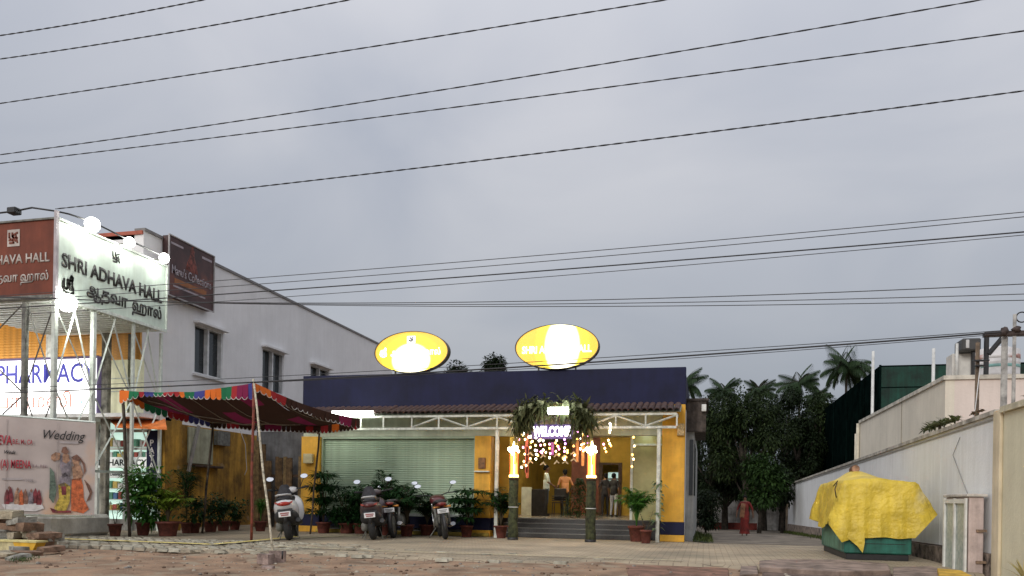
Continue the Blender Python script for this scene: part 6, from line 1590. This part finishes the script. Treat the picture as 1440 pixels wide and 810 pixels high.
tp = onY(1375, 507, 15.6); MB().bev(tp.x - .10, 15.5, tp.z - .03, tp.x + .16, 15.56, tp.z, .005).bev(tp.x - .06, 15.5, tp.z - .12, tp.x + .10, 15.56, tp.z - .09, .005).build('bracket', black, up3)
MB().path([(tp.x + .02, 15.53, tp.z - .1), (tp.x - .05, 15.53, 2.75), (tp.x - .12, 15.53, 2.46)], .008, 4).build('service_cable', whitep, up3)
upole(1228, 494, 31.2, 0, .06, whp, 'tall white pole at the left corner of the tan house', r2=.05)
upole(1313, 490, 24.5, 0, .05, whp, 'white pole rising behind the tan house roof slope', r2=.045)
upole(1346, 483, 20.8, 4.1, .04, whp, 'short white pipe standing on the white rooftop block', 'vent_pipe')
# plants on the wall top
for (u, v, lab, n_, s, yy_) in ((1318, 612, 'green spiky plant growing along the top of the white wall', 240, .42, 17.2), (1432, 568, 'small dry brown plant on the cream wall top', 50, .16, 12.6), (1372, 588, 'reddish pot shrub by the foot of the brown pole', 40, .12, 15.0)):
    p_ = Vector((RX + .30, yy_, zt_(yy_) + .22)); fo = MB(); rnd = random.Random(u); L0 = 1.2 if u == 1318 else .3
    for k in range(n_):
        a_ = rnd.uniform(0, 2 * PI); q_ = rnd.uniform(-L0, L0); leaf(fo, Vector((0, q_, 0)), Vector((math.cos(a_) * .6, math.sin(a_), rnd.uniform(.3, 1.8))), s * rnd.uniform(.6, 1.3) * (1 - .5 * abs(q_) / 1.3), .05, .8)
    t = thing('wall_top_plant', lab, 'plant', p_, 'plants on top of the wall'); fo.build('foliage', leafmat('olive_spiky' if u == 1318 else 'drybrown', (.05, .07, .02) if u == 1318 else (.12, .08, .05), (.16, .17, .07) if u == 1318 else (.22, .16, .1)), t, local=True)
    MB().path([(0, 0, -2.6), (0, 0, .02)], .03, 6).build('stem', stemm, t, local=True)

# ---------------------------------------------------------------- net shed
NX, NY = 6.6, 33.1
ns = thing('net_shed', 'big dark green shade net shed behind the compound wall', 'shed', (NX, NY, 0))
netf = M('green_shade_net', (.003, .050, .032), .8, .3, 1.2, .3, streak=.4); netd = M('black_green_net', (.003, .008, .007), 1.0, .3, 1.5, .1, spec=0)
MB().box(NX, NY, 1.2, 13, NY + .06, 6.42).build('front_net', netf, ns)
MB().box(NX - .02, NY + .003, 1.6, NX + .04, 60, 6.4).build('side_net', netd, ns)
MB().box(NX, NY, 6.42, 13, 60, 6.48).build('roof_net', netd, ns)
for x in (NX, 9.2, 11.4): MB().box(x - .04, NY - .06, 0, x + .04, NY - .01, 6.5).build('post', steeld if x > NX else netd, ns)
for z in (5.6, 4.4): MB().box(NX, NY - .012, z, 13, NY - .002, z + .04).build('rail', netd, ns)
for y in range(36, 60, 4): MB().box(NX - .08, y, 0, NX - .03, y + .08, 6.4).build('post', netd, ns)

# ---------------------------------------------------------------- lane end
ew = thing('end_wall', 'off white wall closing the far end of the lane', 'wall', (1, 52, -.8))
MB().box(-3, 52, -.9, 5.2, 52.2, 1.35).build('panel', M('stained_offwhite', (.74, .72, .68), .9, .3, 1.5, .3, streak=.3), ew)
MB().box(-1.2, 50.5, -.8, 3.2, 50.7, -.2).build('red_ledge', M('red_oxide', (.20, .035, .025), .9, .3, 2, .3), ew)
for x in (.1, 2.2, 3.6): MB().box(x - .12, 51.95, -.9, x + .12, 51.998, 1.45).build('pier', conc, ew)
# ---------------------------------------------------------------- trees
barkm = M('dark_bark', (.05, .04, .03), .95, .4, 6, .6)
treel = [leafmat('tree_leaf_a', (.008, .018, .006), (.045, .068, .022), .6), leafmat('tree_leaf_b', (.006, .013, .006), (.028, .045, .018), .6), leafmat('tree_leaf_c', (.014, .034, .009), (.04, .08, .018), .6)]
def tree(u, yd, vtop, w, label, seed, mt=0, n=5200, vbase=None, L=.2, trunk=.18, zlow=1.2):
    p = onY(u, 700, yd); z0 = gz(p.x, min(p.y, 50)) ; top = onY(u, vtop, yd).z
    t = thing('tree', label, 'tree', (p.x, yd, z0), 'trees behind the lane')
    rnd = random.Random(seed); H_ = top - z0; br = MB()
    br.path([(0, 0, -.2), (rnd.uniform(-.1, .1), 0, H_ * .25), (rnd.uniform(-.3, .3), 0, H_ * .5), (rnd.uniform(-.4, .4), 0, H_ * .8)], [trunk * 1.2, trunk, trunk * .7, trunk * .25], 8)
    cl = []
    for i in range(26):
        a_ = rnd.uniform(0, 2 * PI); q = rnd.uniform(.15, 1); zz = lerp(zlow, H_ * .93, rnd.random() ** .8)
        wid = w * (1 - .55 * max(0, (zz / H_ - .45) / .55) ** 1.5)
        c = Vector((math.cos(a_) * wid * q, math.sin(a_) * wid * q * .8, zz)); cl.append((c, rnd.uniform(.10, .24) * w + .25))
        if i % 2 == 0: br.path([(0, 0, c.z * .5), (c.x * .5, c.y * .5, c.z * .75), tuple(c)], [trunk * .4, trunk * .22, .02], 5)
    br.build('trunk', barkm, t, local=True)
    fo = MB(); n = int(n * 2.2)
    for i in range(n):
        c, r = cl[rnd.randrange(len(cl))]
        d = Vector((rnd.gauss(0, 1), rnd.gauss(0, 1), rnd.gauss(0, .8))).normalized(); pp = c + d * r * rnd.uniform(.55, 1.08) ; pp.z = min(pp.z, H_)
        leaf(fo, pp, d + Vector((rnd.uniform(-.6, .6), rnd.uniform(-.6, .6), rnd.uniform(-.8, .3))), L * rnd.uniform(.6, 1.3), L * .5, .5)
    fo.build('crown', treel[mt], t, local=True); return t
def palm(u, yd, vc, r, label, seed, nf=20, vtop=None):
    p = onY(u, vc, yd); z0 = -.6
    t = thing('coconut_palm', label, 'palm tree', (p.x, yd, z0), 'coconut palms on the skyline'); rnd = random.Random(seed); H_ = p.z - z0; nf = int(nf * 1.25)
    MB().path([(rnd.uniform(-.5, .5), 0, 0), (.1, 0, H_ * .5), (0, 0, H_)], [.22, .16, .13], 8).build('trunk', barkm, t, local=True)
    fo = MB(); st = MB()
    for i in range(nf):
        a_ = 2 * PI * i / nf + rnd.uniform(-.2, .2); el = rnd.uniform(-.35, 1.25); L = r * rnd.uniform(.85, 1.1)
        pts = []; 
        for k in range(8):
            q = k / 7; bend = el - q * (1.1 + .5 * (1 - el)) * .8
            pts.append((pts[-1] + Vector((math.cos(a_) * math.cos(bend), math.sin(a_) * math.cos(bend), math.sin(bend))) * L / 7) if pts else Vector((0, 0, H_)))
        st.path(pts, [.035 * (1 - .8 * k / 7) for k in range(8)], 4)
        for k in range(40):
            q = .10 + .90 * k / 40; j = min(6, int(q * 7)); c = pts[j].lerp(pts[j + 1], q * 7 - j); d = (pts[j + 1] - pts[j]).normalized(); sd = d.cross(Vector((0, 0, 1)))
            if sd.length < .1: sd = Vector((-math.sin(a_), math.cos(a_), 0))
            sd.normalize()
            for s in (-1, 1): leaf(fo, c, sd * s + d * .7 + Vector((0, 0, -.45)), r * .30 * math.sin(PI * (.15 + .8 * q)) + .08, .06, 1.6)
    st.build('frond_stem', barkm, t, local=True); fo.build('fronds', leafmat('palm_frond', (.012, .03, .012), (.04, .07, .03)), t, local=True); return t
tree(1000, 47, 548, 2.1, 'dark broad tree nearest the hall at the left of the lane', 21, 1, 4600)
tree(1048, 44, 538, 2.6, 'large dark tree over the middle of the lane behind the woman', 22, 0, 6200, zlow=2.0)
tree(1100, 50, 540, 2.7, 'dark tree right of the middle of the lane', 23, 1, 5200)
tree(1150, 48, 552, 1.5, 'dark tree against the slope of the net shed', 24, 0, 4800)
tree(1068, 38, 640, 1.1, 'small fresh green tree low over the lane right of the woman', 26, 2, 2600, L=.2, trunk=.09, zlow=1.6)
tree(1100, 40, 655, .6, 'thin stemmed sapling leaning at the far end of the wall', 27, 1, 900, L=.2, trunk=.07, zlow=1.5)
tree(1125, 46, 575, 1.5, 'shaded tree between the lane tree and the net shed', 28, 1, 3600)
tree(1025, 54, 545, 2.6, 'dense dark tree filling the gap left of the middle tree', 46, 1, 4600)
tree(1075, 55, 548, 2.8, 'dense dark tree behind the middle of the lane', 47, 0, 4600)
tree(1020, 49, 640, 2.4, 'dark undergrowth left of the far end of the lane', 44, 1, 3000, zlow=2.4)
tree(1075, 49, 660, 2.2, 'dark undergrowth behind the sapling at the lane end', 45, 1, 3000, zlow=2.2)
tree(993, 36, 690, .7, 'low dark shrub by the corner of the hall annex', 29, 1, 1000, L=.16, trunk=.04, zlow=.2)
tree(985, 60, 556, 3.0, 'distant dark tree behind the hall corner', 30, 1, 3000)
palm(1190, 98, 512, 3.2, 'tallest coconut palm left of the white pole', 31, 24)
palm(1124, 100, 538, 2.9, 'coconut palm above the middle of the dark trees', 32, 20)
palm(1068, 110, 548, 2.6, 'coconut palm showing over the middle tree', 33, 18)
palm(1018, 106, 548, 2.5, 'coconut palm left of the middle tree', 34, 18)
palm(962, 96, 538, 2.9, 'coconut palm peeking behind the parapet end', 35, 20)
palm(1150, 120, 556, 2.2, 'faint coconut palm between two taller ones', 36, 16)
tree(692, 48, 491, 1.0, 'round tree top over the parapet between the oval signs', 41, 1, 1700, L=.25, zlow=7)
tree(640, 47, 500, 1.0, 'tree top beside the right edge of the left oval sign', 42, 1, 1500, L=.25, zlow=7)
tree(408, 28, 528, .62, 'slim dark tree between the white building and the hall', 43, 1, 1900, L=.2, trunk=.06, zlow=2.5)
# grass and weeds along the lane
fo = MB(); rnd = random.Random(9)
for i in range(2600):
    if i < 1300: x = RX - .1 - abs(rnd.gauss(0, .16)); y = rnd.uniform(22, 42)
    elif i < 2100: x = rnd.uniform(-.28, .25); y = rnd.uniform(20.9, 30)
    else: x = RX - .1 - abs(rnd.gauss(0, .1)); y = rnd.uniform(33, 44)
    leaf(fo, Vector((x, y, gz(x, y))), Vector((rnd.uniform(-.6, .6), rnd.uniform(-.6, .6), 1.2)), rnd.uniform(.08, .24), .02, .4)
stuff(fo.build('weeds', leafmat('weed_green', (.03, .05, .012), (.09, .11, .03))))
struct(MB().add([(x_, y_, gz(x_, y_) + (.022 if x_ < .2 else -.01)) for y_ in range(21, 31) for x_ in (-.27, .0, .25)], [(j * 3 + i, j * 3 + i + 1, j * 3 + i + 4, j * 3 + i + 3) for j in range(9) for i in range(2)]).build('grass_bed', M('dark_grass_bed', (.035, .045, .018), .95, .4, 8, .5)))

# ---------------------------------------------------------------- rubble at the left edge
rub = [M('rubble_tan', (.38, .33, .24), .95, .3, 5, .6), M('rubble_grey', (.33, .32, .28), .95, .3, 5, .6), M('rubble_brown', (.24, .15, .10), .95, .3, 5, .6)]
stones = [(8, 724, 44, 12), (30, 733, 30, 8), (12, 741, 46, 8), (34, 746, 26, 9), (8, 753, 34, 12), (42, 741, 14, 12), (44, 752, 16, 12), (12, 763, 18, 12), (28, 762, 14, 12), (41, 763, 14, 12), (57, 765, 18, 26), (63, 753, 24, 7), (67, 768, 10, 14), (73, 757, 14, 10), (4, 734, 14, 10), (24, 752, 12, 8), (30, 773, 12, 10), (38, 778, 18, 6), (10, 779, 26, 7), (26, 783, 14, 6), (72, 772, 12, 8), (50, 757, 12, 8)]
words = ['big flat tan', 'thin grey', 'long tan', 'pale grey', 'blocky tan', 'squarish', 'brown square', 'small yellow-tan', 'grey chipped', 'tan chunky', 'tilted red-brown', 'thin pale capping', 'small grey', 'rounded pale', 'little tan', 'small dark grey', 'pale lumpy', 'white topped flat', 'low brown', 'small reddish', 'grey end', 'small mid']
for i, (u, v, w_, h_) in enumerate(stones):
    y = 11.75 + .05 * (i % 5) if v <= 768 else min(11.2, onZ(u, v + h_ / 2, -.05).y); p = onY(u, v, y); s = p.y / ray(u, v).y / FPX if False else (y / ray(u, v).y) / FPX
    W_, Hh = w_ * s, h_ * s; mb = MB(); mb.cur = 0
    mb.ob((0, 0, 0), (W_, .26 + .1 * (i % 3), Hh), (random.uniform(-.08, .08), random.uniform(-.12, .12) + (.5 if i == 10 else 0), random.uniform(-.5, .5)), .022)
    o = mb.build('rubble_stone', rub[i % 3 if i != 10 else 2], local=True, at=(p.x, y, max(p.z, -.05 + Hh * .3)))
    tag(o, '%s stone in the rubble heap, %s' % (words[i], 'top layer' if v < 738 else 'middle layer' if v < 758 else 'lower layer' if v < 770 else 'at its foot'), 'stone', 'stones of the rubble heap')
# core of the heap so that stones rest on something
mb = MB(); p = onY(22, 765, 12.2); mb.lathe([(.8, -.1), (.7, .12), (.45, .3), (.2, .5), (.0, .55)], (0, 0, 0), 14, True, sy=.4)
for k in range(len(mb.v)): mb.v[k] += Vector((noise.noise(mb.v[k] * 3) * .1, 0, noise.noise(mb.v[k] * 4) * .06))
stuff(mb.build('rubble_fill', rub[1], local=True, at=(p.x - .25, 12.25, 0)))
a_, b_ = onY(-6, 770, 11.15), onY(53, 760, 11.15)
yk = thing('yellow_kerb_block', 'yellow painted kerb block with pale worn end in the rubble', 'kerb block', (a_.x, 11.15, 0))
zb2, zt2 = onY(30, 779, 11.15).z, onY(30, 761, 11.15).z
xA, xM, xB, xC = onY(-8, 770, 11.15).x, onY(20, 770, 11.15).x, onY(45, 770, 11.15).x, onY(53, 770, 11.15).x
yp = M('bright_yellow_paint', (.70, .40, .03), .7, .15, 5, .2); yw = M('worn_pale_yellow', (.52, .46, .26), .9, .3, 5, .4)
MB().add([(xM, 11.12, zt2 - .02), (xC, 11.12, zt2 - .02), (xB, 11.12, zb2), (xM + .1, 11.12, zb2), (xM, 11.33, zt2 - .02), (xC, 11.33, zt2 - .02), (xB, 11.33, zb2), (xM + .1, 11.33, zb2)], [(0, 1, 2, 3), (4, 5, 6, 7), (0, 1, 5, 4), (1, 2, 6, 5), (2, 3, 7, 6), (3, 0, 4, 7)]).build('painted_face', yp, yk)
MB().add([(xA, 11.12, zt2 - .02), (xM - .003, 11.12, zt2 - .02), (xM + .097, 11.12, zb2), (xA, 11.12, zb2), (xA, 11.33, zt2 - .02), (xM - .003, 11.33, zt2 - .02), (xM + .097, 11.33, zb2), (xA, 11.33, zb2)], [(0, 1, 2, 3), (4, 5, 6, 7), (0, 1, 5, 4), (1, 2, 6, 5), (2, 3, 7, 6), (3, 0, 4, 7)]).build('worn_face', yw, yk)
MB().box(xA, 11.10, zt2 - .018, xC + .02, 11.35, zt2 + .012).build('top_edge', M('pale_yellow_edge', (.66, .58, .26), .8, .2, 5, .2), yk)
mb = MB(); rnd = random.Random(2)
for i in range(260):
    p = onZ(rnd.gauss(30, 10), rnd.gauss(786, 2.4), -.04); leaf(mb, Vector((p.x, p.y, -.05)), Vector((rnd.uniform(-.7, .7), rnd.uniform(-.7, .7), 1)), rnd.uniform(.03, .08), .012, .3)
stuff(mb.build('moss_grass', leafmat('mossy_green', (.05, .08, .03), (.12, .15, .06))))

# ---------------------------------------------------------------- overhead wires
wirem = M('dark_cable', (.028, .028, .032), .7, .1, 9, 0); wirel = M('grey_cable2', (.055, .055, .06), .7, .1, 9, 0)
def wire(pts, y, r, label, mt=wirem, ext=(True, True), ye=None, twist=False):
    # least-squares parabola through the measured points, on the vertical plane of the wire run
    P_ = [onY(u, v, y) for u, v in pts]
    xs_ = [p.x for p in P_]; zs_ = [p.z for p in P_]
    import numpy as np
    c = np.polyfit(xs_, zs_, 2 if len(pts) > 2 else 1)
    xa_, xb_ = min(xs_), max(xs_)
    if ext[0]: xa_ -= 6
    if ext[1]: xb_ += 6
    n = 70; pp = [Vector((x, y, float(np.polyval(c, x)))) for x in [lerp(xa_, xb_, i / n) for i in range(n + 1)]]
    o = MB(); off_ = pp[0].copy()
    if twist:
        for ph in (0, PI):
            q = []; N_ = 420
            for i in range(N_ + 1):
                x = lerp(xa_, xb_, i / N_); a_ = i * .75 + ph; q.append(Vector((x, y + r * .8 * math.cos(a_), float(np.polyval(c, x)) + r * .8 * math.sin(a_))))
            o.path(q, r * .75, 4, False)
    else: o.path(pp, r, 5, False)
    ob = o.build('overhead_wire', mt, at=tuple(off_)); tag(ob, label, 'wire', 'overhead wires across the sky'); return ob
Wt = [([(0, 50), (142, 27), (285, 0)], 'topmost twisted wire crossing the upper left corner of the sky'),
      ([(0, 83), (245, 45), (490, 0)], 'second twisted wire from the top left corner'),
      ([(0, 146), (240, 108), (480, 73), (705, 38), (930, 0)], 'third twisted wire, leaving the top edge right of centre'),
      ([(0, 217), (240, 185), (480, 150), (720, 108), (960, 71), (1200, 33), (1375, 0)], 'fourth twisted wire, leaving the top edge near the right corner'),
      ([(0, 229), (240, 203), (480, 171), (720, 139), (960, 109), (1200, 76), (1440, 44)], 'fifth twisted wire running just under the fourth'),
      ([(78, 293), (240, 278), (480, 248), (720, 220), (960, 191), (1200, 159), (1440, 128)], 'sixth twisted wire starting at the corner of the brown board')]
for k, (p_, l_) in enumerate(Wt): wire(p_, 9.0 + .35 * k if k < 5 else 14.3, .0062 if k < 5 else .0095, l_, twist=True, ext=(k != 5, True))
Wm = [([(300, 395), (500, 381), (700, 363), (960, 342), (1200, 321), (1440, 298)], .009, 'uppermost thin wire of the middle bundle', wirel),
      ([(300, 404), (500, 390), (700, 372), (960, 350), (1200, 330), (1440, 304)], .009, 'second thin wire of the middle bundle', wirel),
      ([(300, 414), (500, 402), (700, 385), (960, 366), (1200, 345), (1440, 327)], .015, 'thick dark cable of the middle bundle', wirem),
      ([(300, 424), (500, 412), (700, 394), (960, 373), (1200, 352), (1440, 331)], .008, 'thin wire just below the thick middle cable', wirel),
      ([(232, 424), (300, 425), (500, 427), (700, 425), (960, 417), (1200, 410), (1440, 400)], .010, 'upper wire of the nearly level trio', wirel),
      ([(232, 424.5), (500, 428), (700, 429), (960, 424), (1200, 420), (1440, 414)], .009, 'middle wire of the nearly level trio', wirel),
      ([(232, 425), (500, 429), (700, 431), (960, 431), (1200, 427), (1440, 422)], .009, 'lowest wire of the nearly level trio', wirel)]
for k, (p_, r_, l_, m_) in enumerate(Wm): wire(p_, 13.6 + .1 * k, r_ * .8, l_, m_)
Wl = [([(0, 552), (230, 546), (424, 533), (560, 524), (750, 517), (960, 501), (1200, 482), (1408, 468)], .020, 'thick black service cable passing before the oval signs'),
      ([(0, 546), (232, 538), (424, 527), (750, 508), (960, 497), (1200, 478), (1408, 466)], .009, 'thin wire running above the thick service cable'),
      ([(232, 543), (424, 535), (750, 520), (960, 503), (1200, 485), (1408, 471)], .008, 'thin wire running under the thick service cable')]
for k, (p_, r_, l_) in enumerate(Wl): wire(p_, 14.0 + .12 * k + .3, r_ * .75, l_, wirem, ext=(True, False))
